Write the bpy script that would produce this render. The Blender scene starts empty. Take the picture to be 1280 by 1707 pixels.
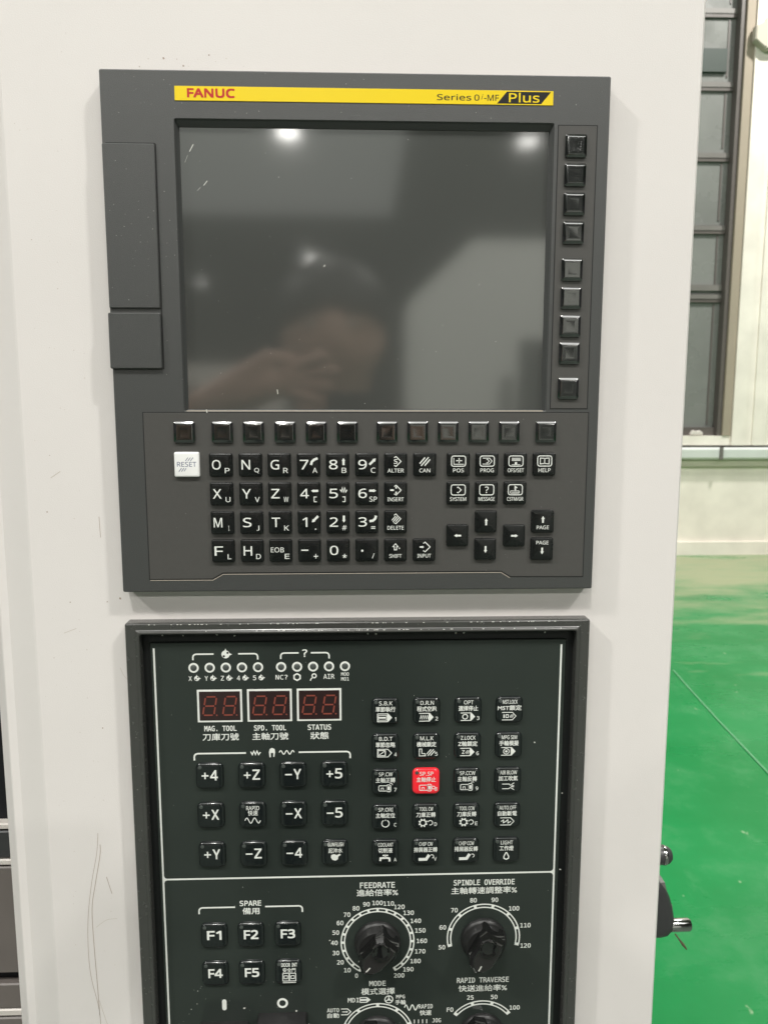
import bpy, bmesh, math, random
from mathutils import Vector, Matrix, noise
random.seed(7)
R = math.radians
S = bpy.context.scene
COL = S.collection

# ------------------------------------------------------------------ camera, world, lamps, exposure
# Panel coordinates are millimetres: x to the right and z up from the display unit's top left corner,
# d = depth into the wall (negative towards the viewer). Z0 lifts them above the factory floor.
Z0 = 1637.57
def W(x, d, z): return Vector(((x - 145) / 1000, d / 1000, (z + Z0) / 1000))

cam = bpy.data.cameras.new('camera'); cam_o = bpy.data.objects.new('camera', cam); COL.objects.link(cam_o)
CX = Vector((0.999415, -0.034194, 0.000443)); CU = Vector((0.004215, 0.136012, 0.990698)); CF = Vector((0.033936, 0.990117, -0.136076))
cam_o.matrix_world = Matrix(((CX.x, CU.x, -CF.x, -0.0010), (CX.y, CU.y, -CF.y, -0.46522), (CX.z, CU.z, -CF.z, 1.4500), (0, 0, 0, 1)))
cam.sensor_fit = 'HORIZONTAL'; cam.sensor_width = 36; cam.lens = 36 * 1282 / 1280
cam.clip_start = 0.01; cam.clip_end = 200
cam.dof.use_dof = True; cam.dof.focus_distance = 0.48; cam.dof.aperture_fstop = 26
S.camera = cam_o

wd = bpy.data.worlds.new('World'); S.world = wd; wd.use_nodes = True
bg = wd.node_tree.nodes['Background']; bg.inputs['Color'].default_value = (1.0, 0.97, 0.95, 1); bg.inputs['Strength'].default_value = 0.10
S.view_settings.view_transform = 'Standard'; S.view_settings.look = 'None'
S.view_settings.exposure = 0.0; S.view_settings.gamma = 1.0
LAMP_W = 262
LAMPS = [(-6.2, -3.0, 1.6), (-1.1, -3.75, 0.95), (4.3, -3.43, 1.35), (-6.5, -10.8, 1.1), (-1.2, -10.8, 1.1), (4.2, -10.8, 1.1),
         (-1.53, -17.8, 0.07), (3.97, -18.2, 0.035), (-1.93, -32.5, 0.05), (-7.7, -39.0, 0.03), (4.6, 4.4, 1.95), (-1.2, 3.6, 1)]   # x, y, share of LAMP_W

# ------------------------------------------------------------------ materials
def mat(name, col, rough=0.5, spec=0.5, metal=0.0, var=0.0, vscale=40, bump=0.0, bscale=300, emit=None, estr=0, coat=0, rvar=0.0, ior=None):
    m = bpy.data.materials.new(name); m.use_nodes = True
    nt = m.node_tree; b = nt.nodes['Principled BSDF']
    b.inputs['Base Color'].default_value = (*col, 1); b.inputs['Roughness'].default_value = rough
    b.inputs['Specular IOR Level'].default_value = spec; b.inputs['Metallic'].default_value = metal
    if ior: b.inputs['IOR'].default_value = ior
    if coat: b.inputs['Coat Weight'].default_value = coat; b.inputs['Coat Roughness'].default_value = 0.08
    if emit: b.inputs['Emission Color'].default_value = (*emit, 1); b.inputs['Emission Strength'].default_value = estr
    if var or bump or rvar:
        tc = nt.nodes.new('ShaderNodeTexCoord')
        geo = nt.nodes.new('ShaderNodeNewGeometry')
        if var:
            n = nt.nodes.new('ShaderNodeTexNoise'); n.inputs['Scale'].default_value = vscale; n.inputs['Detail'].default_value = 5
            nt.links.new(geo.outputs['Position'], n.inputs['Vector'])
            mx = nt.nodes.new('ShaderNodeMix'); mx.data_type = 'RGBA'
            mx.inputs['A'].default_value = (*[max(0, c * (1 - var)) for c in col], 1)
            mx.inputs['B'].default_value = (*[min(1, c * (1 + var)) for c in col], 1)
            nt.links.new(n.outputs['Fac'], mx.inputs['Factor']); nt.links.new(mx.outputs['Result'], b.inputs['Base Color'])
        if rvar:
            n3 = nt.nodes.new('ShaderNodeTexNoise'); n3.inputs['Scale'].default_value = vscale * 1.7; n3.inputs['Detail'].default_value = 4
            nt.links.new(geo.outputs['Position'], n3.inputs['Vector'])
            mr = nt.nodes.new('ShaderNodeMapRange'); mr.inputs['To Min'].default_value = max(0.02, rough - rvar); mr.inputs['To Max'].default_value = rough + rvar
            mr.inputs['From Min'].default_value = 0.3; mr.inputs['From Max'].default_value = 0.7
            nt.links.new(n3.outputs['Fac'], mr.inputs['Value']); nt.links.new(mr.outputs['Result'], b.inputs['Roughness'])
        if bump:
            n2 = nt.nodes.new('ShaderNodeTexNoise'); n2.inputs['Scale'].default_value = bscale; n2.inputs['Detail'].default_value = 3
            nt.links.new(geo.outputs['Position'], n2.inputs['Vector'])
            bp = nt.nodes.new('ShaderNodeBump'); bp.inputs['Strength'].default_value = bump; bp.inputs['Distance'].default_value = 0.0005
            nt.links.new(n2.outputs['Fac'], bp.inputs['Height']); nt.links.new(bp.outputs['Normal'], b.inputs['Normal'])
    return m

M = {}
M['paint'] = mat('cream_white_powder_coat', (0.77, 0.735, 0.715), 0.42, 0.4, var=0.03, vscale=9, bump=0.2, bscale=1500)
M['bezel'] = mat('grey_textured_plastic', (0.052, 0.054, 0.053), 0.40, 0.8, var=0.14, vscale=1200, bump=0.34, bscale=2400, rvar=0.04)
M['sheet'] = mat('warm_grey_keysheet', (0.074, 0.072, 0.068), 0.46, 0.45, var=0.06, vscale=300, bump=0.15, bscale=2200)
M['groove'] = mat('groove_dark', (0.02, 0.02, 0.02), 0.6, 0.3)
M['screen'] = mat('dark_display_glass', (0.060, 0.063, 0.059), 0.36, 0.5, ior=1.45)
_b = M['screen'].node_tree.nodes['Principled BSDF']; _b.inputs['Coat Weight'].default_value = 1.0; _b.inputs['Coat Roughness'].default_value = 0.072; _b.inputs['Coat IOR'].default_value = 2.3
M['yellow'] = mat('yellow_badge_film', (0.90, 0.66, 0.004), 0.35, 0.4)
M['red_ink'] = mat('red_ink', (0.55, 0.03, 0.03), 0.5, 0.3)
M['black_ink'] = mat('black_ink', (0.012, 0.012, 0.012), 0.5, 0.3)
M['blue_ink'] = mat('blue_grey_ink', (0.09, 0.11, 0.22), 0.5, 0.3)
M['white_ink'] = mat('white_ink', (0.80, 0.82, 0.78), 0.45, 0.3)
M['key'] = mat('black_key_plastic', (0.007, 0.008, 0.008), 0.27, 0.5, bump=0.05, bscale=500, rvar=0.05, vscale=60)
M['soft_key'] = mat('glossy_black_soft_key', (0.006, 0.007, 0.007), 0.16, 0.5, coat=1.0, ior=2.1)
M['white_key'] = mat('white_key_plastic', (0.90, 0.90, 0.89), 0.35, 0.5)
M['frame'] = mat('black_lacquer_frame', (0.050, 0.050, 0.047), 0.25, 0.9, var=0.10, vscale=120, bump=0.03, bscale=300, rvar=0.03)
M['gasket'] = mat('black_rubber_gasket', (0.008, 0.009, 0.009), 0.5, 0.4)
M['plate'] = mat('dark_green_grey_membrane', (0.027, 0.034, 0.030), 0.18, 0.5, var=0.10, vscale=25, bump=0.06, bscale=420, rvar=0.06)
M['cap'] = mat('glossy_black_key_dome', (0.010, 0.013, 0.013), 0.14, 0.6, bump=0.25, bscale=170, rvar=0.06, vscale=90)
M['red_cap'] = mat('lit_red_key_dome', (0.75, 0.02, 0.03), 0.16, 0.6, bump=0.2, bscale=170, emit=(1.0, 0.03, 0.05), estr=0.22)
M['led'] = mat('unlit_led_lens', (0.075, 0.085, 0.08), 0.25, 0.5)
M['segwin'] = mat('dark_red_display_window', (0.030, 0.017, 0.017), 0.2, 0.5)
M['seg'] = mat('unlit_red_segment', (0.25, 0.060, 0.042), 0.45, 0.3)
M['knob'] = mat('gloss_black_knob', (0.012, 0.012, 0.012), 0.13, 0.6, bump=0.08, bscale=260, rvar=0.05, vscale=120)
M['grip_top'] = mat('satin_grip_face', (0.022, 0.020, 0.020), 0.30, 0.6, bump=0.06, bscale=300)
M['knob_gloss'] = mat('polished_black', (0.010, 0.010, 0.010), 0.07, 0.9)
M['knob_matte'] = mat('black_knob_skirt', (0.016, 0.016, 0.016), 0.4, 0.4)
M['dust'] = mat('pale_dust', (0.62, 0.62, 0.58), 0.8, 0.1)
M['scuff'] = mat('brown_scuff', (0.40, 0.31, 0.26), 0.7, 0.1)
M['scuff_light'] = mat('faint_scuff', (0.52, 0.46, 0.39), 0.7, 0.1)
M['chrome'] = mat('chrome', (0.42, 0.42, 0.42), 0.14, 0.5, metal=1.0)
M['fit_grey'] = mat('top_lit_grey_band', (0.16, 0.155, 0.15), 0.4, 0.5)
M['fit'] = mat('black_fitting_plastic', (0.040, 0.040, 0.042), 0.38, 0.5)
M['brown'] = mat('brown_wire', (0.10, 0.08, 0.05), 0.5, 0.3)
M['steel'] = mat('grey_machine_panel', (0.15, 0.132, 0.122), 0.45, 0.5, var=0.25, vscale=14)
M['steel_light'] = mat('pale_machine_bar', (0.62, 0.58, 0.54), 0.4, 0.5)
M['void'] = mat('black_machine_gap', (0.008, 0.008, 0.010), 0.6, 0.3)
M['glass'] = mat('dusty_window_glass', (0.20, 0.205, 0.195), 0.28, 0.5, var=0.25, vscale=2.2, rvar=0.08)
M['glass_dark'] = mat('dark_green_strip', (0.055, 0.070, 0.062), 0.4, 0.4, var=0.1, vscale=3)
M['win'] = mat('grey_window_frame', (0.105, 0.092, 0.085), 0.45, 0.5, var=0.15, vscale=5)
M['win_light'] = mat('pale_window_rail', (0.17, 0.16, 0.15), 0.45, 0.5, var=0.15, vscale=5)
M['tan'] = mat('beige_window_trim', (0.34, 0.29, 0.23), 0.6, 0.3, var=0.1, vscale=3)
M['plaster'] = mat('cream_plaster', (0.82, 0.76, 0.69), 0.8, 0.2, var=0.24, vscale=3.2, bump=0.2, bscale=60)
M['rail'] = mat('grey_green_rail', (0.62, 0.65, 0.63), 0.5, 0.5, var=0.12, vscale=4)
M['rail_dark'] = mat('drab_rail_shadow', (0.50, 0.49, 0.39), 0.6, 0.3, var=0.15, vscale=4)
M['bracket'] = mat('taupe_bracket', (0.50, 0.46, 0.39), 0.6, 0.3)
M['lampbody'] = mat('lamp_housing', (0.25, 0.25, 0.26), 0.4, 0.5)
M['ceil'] = mat('brown_grey_roof_sheet', (0.24, 0.22, 0.20), 0.7, 0.3, var=0.2, vscale=0.5)
M['white_machine'] = mat('white_machine_enclosure', (0.78, 0.78, 0.75), 0.4, 0.4)
M['dark_window'] = mat('dark_machine_window', (0.03, 0.035, 0.035), 0.15, 0.5)
M['skin'] = mat('skin', (0.52, 0.33, 0.25), 0.5, 0.4)
M['hair'] = mat('black_hair', (0.012, 0.010, 0.009), 0.5, 0.3)
M['shirt'] = mat('dark_grey_shirt', (0.05, 0.055, 0.05), 0.85, 0.2)
M['trousers'] = mat('dark_blue_trousers', (0.03, 0.035, 0.05), 0.85, 0.2)
M['phone'] = mat('black_phone', (0.01, 0.01, 0.01), 0.2, 0.5)
M['lips'] = mat('lips', (0.35, 0.14, 0.12), 0.5, 0.4)
M['eye'] = mat('eye_white', (0.6, 0.58, 0.55), 0.3, 0.5)

def floor_mat():
    m = bpy.data.materials.new('worn_green_epoxy'); m.use_nodes = True
    nt = m.node_tree; b = nt.nodes['Principled BSDF']; L = nt.links.new
    geo = nt.nodes.new('ShaderNodeNewGeometry')
    def ns(sc, det=6, ro=0.6, stretch=None):
        n = nt.nodes.new('ShaderNodeTexNoise'); n.inputs['Scale'].default_value = sc; n.inputs['Detail'].default_value = det; n.inputs['Roughness'].default_value = ro
        if stretch:
            mp = nt.nodes.new('ShaderNodeMapping'); mp.inputs['Scale'].default_value = stretch
            L(geo.outputs['Position'], mp.inputs['Vector']); L(mp.outputs['Vector'], n.inputs['Vector'])
        else: L(geo.outputs['Position'], n.inputs['Vector'])
        return n
    def ramp(n, a, c):
        r = nt.nodes.new('ShaderNodeMapRange'); r.inputs['From Min'].default_value = a; r.inputs['From Max'].default_value = c
        L(n, r.inputs['Value']); return r
    def mix(f, A, B):
        x = nt.nodes.new('ShaderNodeMix'); x.data_type = 'RGBA'
        L(f, x.inputs['Factor'])
        for s, v in (('A', A), ('B', B)):
            if isinstance(v, tuple): x.inputs[s].default_value = (*v, 1)
            else: L(v, x.inputs[s])
        return x.outputs['Result']
    c = mix(ramp(ns(1.6).outputs['Fac'], 0.35, 0.68).outputs['Result'], (0.003, 0.185, 0.043), (0.010, 0.23, 0.064))
    c = mix(ramp(ns(7, 8, 0.7, (1, 0.55, 1)).outputs['Fac'], 0.60, 0.80).outputs['Result'], c, (0.05, 0.25, 0.095))
    c = mix(ramp(ns(3.2, 9, 0.75).outputs['Fac'], 0.50, 0.78).outputs['Result'], c, (0.055, 0.245, 0.095))
    c = mix(ramp(ns(26, 3, 0.5, (1, 0.6, 1)).outputs['Fac'], 0.70, 0.76).outputs['Result'], c, (0.22, 0.36, 0.20))
    # traffic wear and dust that thickens towards the foot of the wall
    sep = nt.nodes.new('ShaderNodeSeparateXYZ'); L(geo.outputs['Position'], sep.inputs['Vector'])
    near = ramp(sep.outputs['Y'], 2.6, 6.5)
    wear = ns(1.3, 8, 0.68, (0.6, 1.9, 1))
    ad = nt.nodes.new('ShaderNodeMath'); ad.operation = 'MULTIPLY_ADD'; L(near.outputs['Result'], ad.inputs[0]); ad.inputs[1].default_value = 0.40; L(wear.outputs['Fac'], ad.inputs[2])
    c = mix(ramp(ad.outputs[0], 0.66, 0.92).outputs['Result'], c, (0.31, 0.345, 0.205))
    L(c, b.inputs['Base Color'])
    rr = ramp(wear.outputs['Fac'], 0.3, 0.7); rr.inputs['To Min'].default_value = 0.22; rr.inputs['To Max'].default_value = 0.42
    L(rr.outputs['Result'], b.inputs['Roughness']); b.inputs['Specular IOR Level'].default_value = 0.2
    return m
M['fill_glow'] = mat('glowing_fill_panel', (0.8, 0.8, 0.8), 0.6, emit=(1.0, 0.98, 0.95), estr=4.0)
M['fill_glow_dim'] = mat('dim_fill_panel', (0.5, 0.5, 0.48), 0.6, emit=(1.0, 0.99, 0.95), estr=0.42)
M['mark'] = mat('pale_floor_scratch', (0.12, 0.33, 0.17), 0.5, 0.2)
M['floor'] = floor_mat()
M['bounce'] = mat('grey_bounce_sheet', (0.080, 0.105, 0.085), 0.45, 0.35, var=0.25, vscale=2.5)

# ------------------------------------------------------------------ mesh builder (mm in, metres out)
class MB:
    def __init__(s): s.v = []; s.f = []; s.m = []
    def add(s, vs, fs, m=0):
        o = len(s.v); s.v += [tuple(p) for p in vs]; s.f += [tuple(i + o for i in f) for f in fs]; s.m += [m] * len(fs)
    def box(s, x0, x1, d0, d1, z0, z1, m=0):
        s.add([(x0, d0, z0), (x1, d0, z0), (x1, d1, z0), (x0, d1, z0), (x0, d0, z1), (x1, d0, z1), (x1, d1, z1), (x0, d1, z1)],
              [(0, 1, 5, 4), (1, 2, 6, 5), (2, 3, 7, 6), (3, 0, 4, 7), (4, 5, 6, 7), (3, 2, 1, 0)], m)
    def loft(s, rings, cap0=False, cap1=True, m=0):
        n = len(rings[0]); vs = [p for r in rings for p in r]; fs = []
        for k in range(len(rings) - 1):
            for i in range(n):
                j = (i + 1) % n; fs.append((k * n + i, k * n + j, (k + 1) * n + j, (k + 1) * n + i))
        if cap1: fs.append(tuple(range((len(rings) - 1) * n, len(rings) * n)))
        if cap0: fs.append(tuple(range(n))[::-1])
        s.add(vs, fs, m)
    def cap(s, cx, cz, w, h, r, prof, m=0, seg=3, cap0=False):      # rounded rectangle raised through (inset, depth) steps
        s.loft([[(x, d, z) for x, z in rrect(cx, cz, w - 2 * i, h - 2 * i, max(0.05, r - i), seg)] for i, d in prof], cap0, True, m)
    def poly(s, pts, d, m=0): s.add([(x, d, z) for x, z in pts], [tuple(range(len(pts)))], m)
    def slab(s, pts, d0, d1, bev=0.0, m=0):                          # closed outline given depth, front edge eased
        pts = ccw(pts)
        rings = [[(x, d1, z) for x, z in pts]]
        if bev: rings += [[(x, d0 + bev, z) for x, z in pts], [(x, d0, z) for x, z in inset(pts, bev)]]
        else: rings += [[(x, d0, z) for x, z in pts]]
        s.loft(rings, True, True, m)
    def disc(s, cx, cz, r, d, n=20, m=0): s.poly([(cx + r * math.cos(2 * math.pi * i / n), cz + r * math.sin(2 * math.pi * i / n)) for i in range(n)], d, m)
    def arc(s, cx, cz, r0, r1, a0, a1, d, n=24, m=0):                # flat annular arc, clock angles in degrees from up
        vs = []; fs = []
        for i in range(n + 1):
            a = R(a0 + (a1 - a0) * i / n)
            for r in (r0, r1): vs.append((cx + r * math.sin(a), d, cz + r * math.cos(a)))
        for i in range(n): fs.append((2 * i, 2 * i + 1, 2 * i + 3, 2 * i + 2))
        s.add(vs, fs, m)
    def stroke(s, pts, w, d, closed=False, m=0):                     # flat line of width w
        pts = [Vector((p[0], p[1])) for p in pts]; n = len(pts)
        L = []; Rr = []
        for i in range(n):
            if closed: a, b = pts[i - 1], pts[(i + 1) % n]
            else: a, b = pts[max(0, i - 1)], pts[min(n - 1, i + 1)]
            p = pts[i]
            d1 = (p - a).normalized() if (p - a).length > 1e-6 else (b - p).normalized()
            d2 = (b - p).normalized() if (b - p).length > 1e-6 else d1
            t = (d1 + d2); t = t.normalized() if t.length > 1e-3 else d1
            nn = Vector((-t.y, t.x)); k = w / 2 / max(0.45, nn.dot(Vector((-d1.y, d1.x))))
            L.append(p + nn * k); Rr.append(p - nn * k)
        vs = [(q.x, d, q.y) for q in L] + [(q.x, d, q.y) for q in Rr]
        fs = [(i, i + 1, n + i + 1, n + i) for i in range(n - 1)]
        if closed: fs.append((n - 1, 0, n, 2 * n - 1))
        s.add(vs, fs, m)
    def text(s, body, cx, cz, h, w=None, d=0.0, bold=0.0, m=0):
        vs, fs, bw, bh = glyphs(body, bold)
        e = bold * h * 1.6
        sz = (h - e) / bh; sx = ((w - e) / bw) if w else sz
        for i, (ox, oz) in enumerate(((-.5, -.5), (.5, .5), (-.5, .5), (.5, -.5)) if e > 0.02 else ((0, 0),)):   # heavier strokes: copies a few microns apart
            s.add([(cx + ox * e + x * sx, d - i * 0.004, cz + oz * e + z * sz) for x, z in vs], fs, m)
    def revolve(s, prof, cx, cz, n=32, m=0):                         # (radius, depth) profile about the panel normal
        s.loft([[(cx + r * math.cos(2 * math.pi * i / n), d, cz + r * math.sin(2 * math.pi * i / n)) for i in range(n)] for r, d in prof], False, True, m)
    def tube(s, pts, r, n=10, m=0, capd=True):
        pts = [Vector(p) for p in pts]; rings = []
        for i, p in enumerate(pts):
            t = (pts[min(i + 1, len(pts) - 1)] - pts[max(0, i - 1)]).normalized()
            u = t.cross(Vector((0, 0, 1)) if abs(t.z) < 0.9 else Vector((1, 0, 0))).normalized(); v = t.cross(u)
            rr = r[i] if isinstance(r, (list, tuple)) else r
            rings.append([tuple(p + (u * math.cos(2 * math.pi * k / n) + v * math.sin(2 * math.pi * k / n)) * rr) for k in range(n)])
        s.loft(rings, capd, capd, m)
    def mesh(s, name, mats, smooth=None):
        me = bpy.data.meshes.new(name)
        me.from_pydata([(x / 1000, d / 1000, z / 1000) for x, d, z in s.v], [], s.f)
        for a in (mats if isinstance(mats, (list, tuple)) else [mats]): me.materials.append(a)
        me.polygons.foreach_set('material_index', s.m)
        bm = bmesh.new(); bm.from_mesh(me); bmesh.ops.recalc_face_normals(bm, faces=bm.faces); bm.to_mesh(me); bm.free()
        if smooth:
            me.polygons.foreach_set('use_smooth', [True] * len(me.polygons)); me.set_sharp_from_angle(angle=R(smooth))
        me.update(); return me

def area2(p): return sum(p[i][0] * p[(i + 1) % len(p)][1] - p[(i + 1) % len(p)][0] * p[i][1] for i in range(len(p)))
def ccw(p): return list(p) if area2(p) > 0 else list(p)[::-1]
def inset(p, k):
    out = []
    for i in range(len(p)):
        a, b, c = Vector(p[i - 1]), Vector(p[i]), Vector(p[(i + 1) % len(p)])
        e1 = (b - a).normalized(); e2 = (c - b).normalized()
        n1 = Vector((-e1.y, e1.x)); n2 = Vector((-e2.y, e2.x)); m = n1 + n2
        out.append(tuple(b + m * (k / max(0.3, 1 + n1.dot(n2)))))
    return out
def rrect(cx, cz, w, h, r, seg=3):
    out = []; r = min(r, w / 2 - 0.01, h / 2 - 0.01)
    for qx, qz, a in ((1, -1, -90), (1, 1, 0), (-1, 1, 90), (-1, -1, 180)):
        for i in range(seg + 1):
            t = R(a + 90 * i / seg); out.append((cx + qx * (w / 2 - r) + r * math.cos(t), cz + qz * (h / 2 - r) + r * math.sin(t)))
    return out
_gc = {}
import os
def bundled(fn):                                                     # faces that ship with Blender; the built-in face if absent
    try: return bpy.data.fonts.load(os.path.join(bpy.utils.system_resource('DATAFILES'), 'fonts', fn))
    except Exception: return None
SANS = bundled('NotoSansHebrew-Regular.woff2'); MONO = bundled('DejaVuSansMono.woff2')
FACE = SANS
def glyphs(body, bold=0.0):
    lat = all(ord(q) < 128 for q in body)
    face = FACE if lat else None
    if lat and FACE and FACE == MONO: body = body.replace('0', 'O')
    k = (body, face.name if face else '')
    if k in _gc: return _gc[k]
    cu = bpy.data.curves.new('lettering', 'FONT'); cu.body = body; cu.size = 1; cu.resolution_u = 2; 
    if face: cu.font = face
    o = bpy.data.objects.new('lettering', cu); COL.objects.link(o)
    dg = bpy.context.evaluated_depsgraph_get()
    me = o.evaluated_get(dg).to_mesh()
    vs = [(v.co.x, v.co.y) for v in me.vertices]; fs = [tuple(p.vertices) for p in me.polygons]
    bpy.data.objects.remove(o); bpy.data.curves.remove(cu)
    x0 = min(v[0] for v in vs); x1 = max(v[0] for v in vs); y0 = min(v[1] for v in vs); y1 = max(v[1] for v in vs)
    cx, cy = (x0 + x1) / 2, (y0 + y1) / 2
    _gc[k] = ([(x - cx, y - cy) for x, y in vs], fs, x1 - x0, max(1e-3, y1 - y0)); return _gc[k]

# ------------------------------------------------------------------ objects
def link(name, me, loc=Vector((0, 0, 0)), parent=None, label=None, kind=None):
    o = bpy.data.objects.new(name, me); COL.objects.link(o)
    if parent is not None: o.parent = parent; o.location = Vector(loc) - WL[parent.name]
    else: o.location = loc
    WL[o.name] = Vector(loc)
    if label: o['label'] = label
    if kind: o['kind'] = kind
    return o
WL = {}
def tag(o, label, cat, group=None):
    o['label'] = label; o['category'] = cat
    if group: o['group'] = group
    return o
def thing(name, label, cat, loc, group=None): return tag(link(name, None, loc), label, cat, group)
ORG = W(0, 0, 0)                                                     # meshes drawn in panel millimetres sit at this point
def part(name, mb, mats, parent, at=None, smooth=None, label=None, kind=None):
    return link(name, mb.mesh(name, mats, smooth), ORG if at is None else at, parent, label, kind)

# ================================================================== factory hall
def metres(mb): mb.v = [(x * 1000, d * 1000, z * 1000) for x, d, z in mb.v]; return mb
b = MB(); b.add([(-30, -46, 0), (30, -46, 0), (30, 7.2, 0), (-30, 7.2, 0)], [(0, 1, 2, 3)])
link('floor', metres(b).mesh('floor', M['floor']), kind='structure')
b = MB(); b.add([(-9, -15, 0.004), (9, -15, 0.004), (9, 0.42, 0.004), (-9, 0.42, 0.004)], [(0, 1, 2, 3)])
link('bounce_sheet', metres(b).mesh('bounce_sheet', M['bounce']), kind='structure')  # unseen grey sheet added to cut the floor's green bounce light
b = MB()
def floor_line(pts, w):
    for (x0, y0), (x1, y1) in zip(pts[:-1], pts[1:]):
        l = math.hypot(x1 - x0, y1 - y0); nx, ny = -(y1 - y0) / l * w / 2, (x1 - x0) / l * w / 2
        b.add([(x0 + nx, y0 + ny, 0.004), (x1 + nx, y1 + ny, 0.004), (x1 - nx, y1 - ny, 0.004), (x0 - nx, y0 - ny, 0.004)], [(0, 1, 2, 3)])
floor_line([(1.741, 3.58), (1.709, 3.29), (1.669, 2.87), (1.628, 2.375), (1.58, 1.9)], 0.008)
link('floor_marks', metres(b).mesh('floor_marks', M['mark']), kind='structure')
b = MB()                                                             # ribbed roof sheeting
n = 120
for i in range(n):
    x = -30 + 60 * i / n
    b.box(x, x + 0.28, -46, 7.2, 8.0, 8.06); b.box(x + 0.28, x + 0.5, -46, 7.2, 8.06, 8.1)
link('ceiling', metres(b).mesh('ceiling', M['ceil']), kind='structure')
b = MB(); b.box(-30, 30, -46.3, -46.05, 0, 8)
tag(link('hall_wall', metres(b).mesh('hall_wall', M['ceil'])), 'far brown grey end wall of the hall, behind the photographer', 'wall')

WY = 6.90                                                            # inner face of the wall with the window
wall = thing('factory_wall', 'cream plastered factory wall around the tall window, right of the white cabinet', 'wall', (3.0, WY, 0))
b = MB(); b.box(-6, 12, WY, WY + 0.25, 0, 0.87); b.box(-6, 12, WY + 0.1, WY + 0.25, 0.87, 1.08)
part('low_wall', metres(b), M['plaster'], wall, (0, 0, 0))
b = MB(); b.box(-6, 12, WY - 0.03, WY, 0.0, 0.13); part('skirting', metres(b), M['plaster'], wall, (0, 0, 0))
b = MB(); b.box(-6, 1.2, WY + 0.02, WY + 0.25, 1.16, 8)
for k in range(40):                                                  # ribbed cladding right of the window
    x = 3.60 + k * 0.2
    b.box(x, x + 0.13, WY - 0.05, WY + 0.2, 1.08, 8); b.box(x + 0.13, x + 0.2, WY - 0.035, WY + 0.2, 1.08, 8)
part('ribbed_cladding', metres(b), M['plaster'], wall, (0, 0, 0))
b = MB(); b.box(-6, 3.60, WY - 0.02, WY + 0.2, 1.08, 1.17); part('window_ledge', metres(b), M['plaster'], wall, (0, 0, 0))
b = MB()
b.slab([(3.56, 4.70), (3.61, 4.66), (3.67, 4.62), (4.3, 4.64), (4.3, 4.88), (3.67, 4.90), (3.63, 4.85), (3.56, 4.82)], WY - 0.12, WY - 0.05, 0.01)
part('bracket', metres(b), M['bracket'], wall, (0, 0, 0))
rail = thing('wall_rail', 'grey green pipe duct running along the wall under the window ledge', 'rail', (3.4, WY - 0.06, 0.87))
b = MB(); b.slab([(-6, 0.945), (12, 0.945), (12, 1.06), (-6, 1.06)], WY - 0.09, WY - 0.002, 0.02); part('duct', metres(b), M['rail'], rail, (0, 0, 0))
b = MB(); b.box(-6, 12, WY - 0.04, WY - 0.002, 0.875, 0.94); part('shadow_strip', metres(b), M['rail_dark'], rail, (0, 0, 0))  # drab strip coloured for the shadow below the duct
for x in (3.47, 2.5):
    b = MB(); b.box(x, x + 0.03, WY - 0.105, WY - 0.088, 0.945, 1.065); part('clip', metres(b), M['win_light'], rail, (0, 0, 0))

win = thing('factory_window', 'tall grey steel framed window with dusty panes, right of the cabinet', 'window', (2.4, WY, 1.17))
b = MB(); b.box(3.475, 3.515, WY + 0.0, WY + 0.2, 1.17, 7.6); b.box(1.25, 1.35, WY + 0.0, WY + 0.2, 1.17, 7.6); part('frame', metres(b), M['win'], win, (0, 0, 0))
b = MB(); b.box(3.517, 3.598, WY - 0.03, WY + 0.2, 1.17, 8); part('trim', metres(b), M['tan'], win, (0, 0, 0))
zr = [1.215, 2.50, 3.13, 3.78, 4.40, 5.03, 5.66, 6.3, 6.95]
for i in range(len(zr) - 1):
    z0, z1 = zr[i], zr[i + 1]
    b = MB(); b.box(1.35, 3.475, WY + 0.10, WY + 0.12, z0 + 0.02, z1 - 0.02); p = part('pane', metres(b), M['glass'], win, (0, 0, 0))
    b = MB(); b.box(3.405, 3.42, WY + 0.092, WY + 0.099, z0 + 0.06, z1 - 0.07); part('sash_bar', metres(b), M['win'], win, (0, 0, 0))
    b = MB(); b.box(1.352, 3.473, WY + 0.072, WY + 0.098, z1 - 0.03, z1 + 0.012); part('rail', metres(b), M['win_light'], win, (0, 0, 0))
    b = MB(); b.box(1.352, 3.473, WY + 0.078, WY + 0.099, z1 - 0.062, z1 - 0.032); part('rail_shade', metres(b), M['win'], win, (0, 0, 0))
b = MB(); b.box(1.352, 3.473, WY + 0.07, WY + 0.097, 2.545, 2.60); part('rail', metres(b), M['win_light'], win, (0, 0, 0))
b = MB(); b.box(1.352, 3.40, WY + 0.07, WY + 0.097, 4.50, 4.70); part('dark_strip', metres(b), M['glass_dark'], win, (0, 0, 0))  # dark strip standing in for a green reflection low in the pane
b = MB(); b.box(1.352, 3.473, WY + 0.05, WY + 0.098, 1.172, 1.25); part('bottom_rail', metres(b), M['win'], win, (0, 0, 0))
b = MB(); b.slab([(3.22, 1.19), (3.24, 1.225), (3.28, 1.215), (3.31, 1.222), (3.34, 1.20), (3.34, 1.175), (3.22, 1.175)], WY + 0.0, WY + 0.04, 0.008); part('latch', metres(b), M['steel_light'], win, (0, 0, 0))

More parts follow.
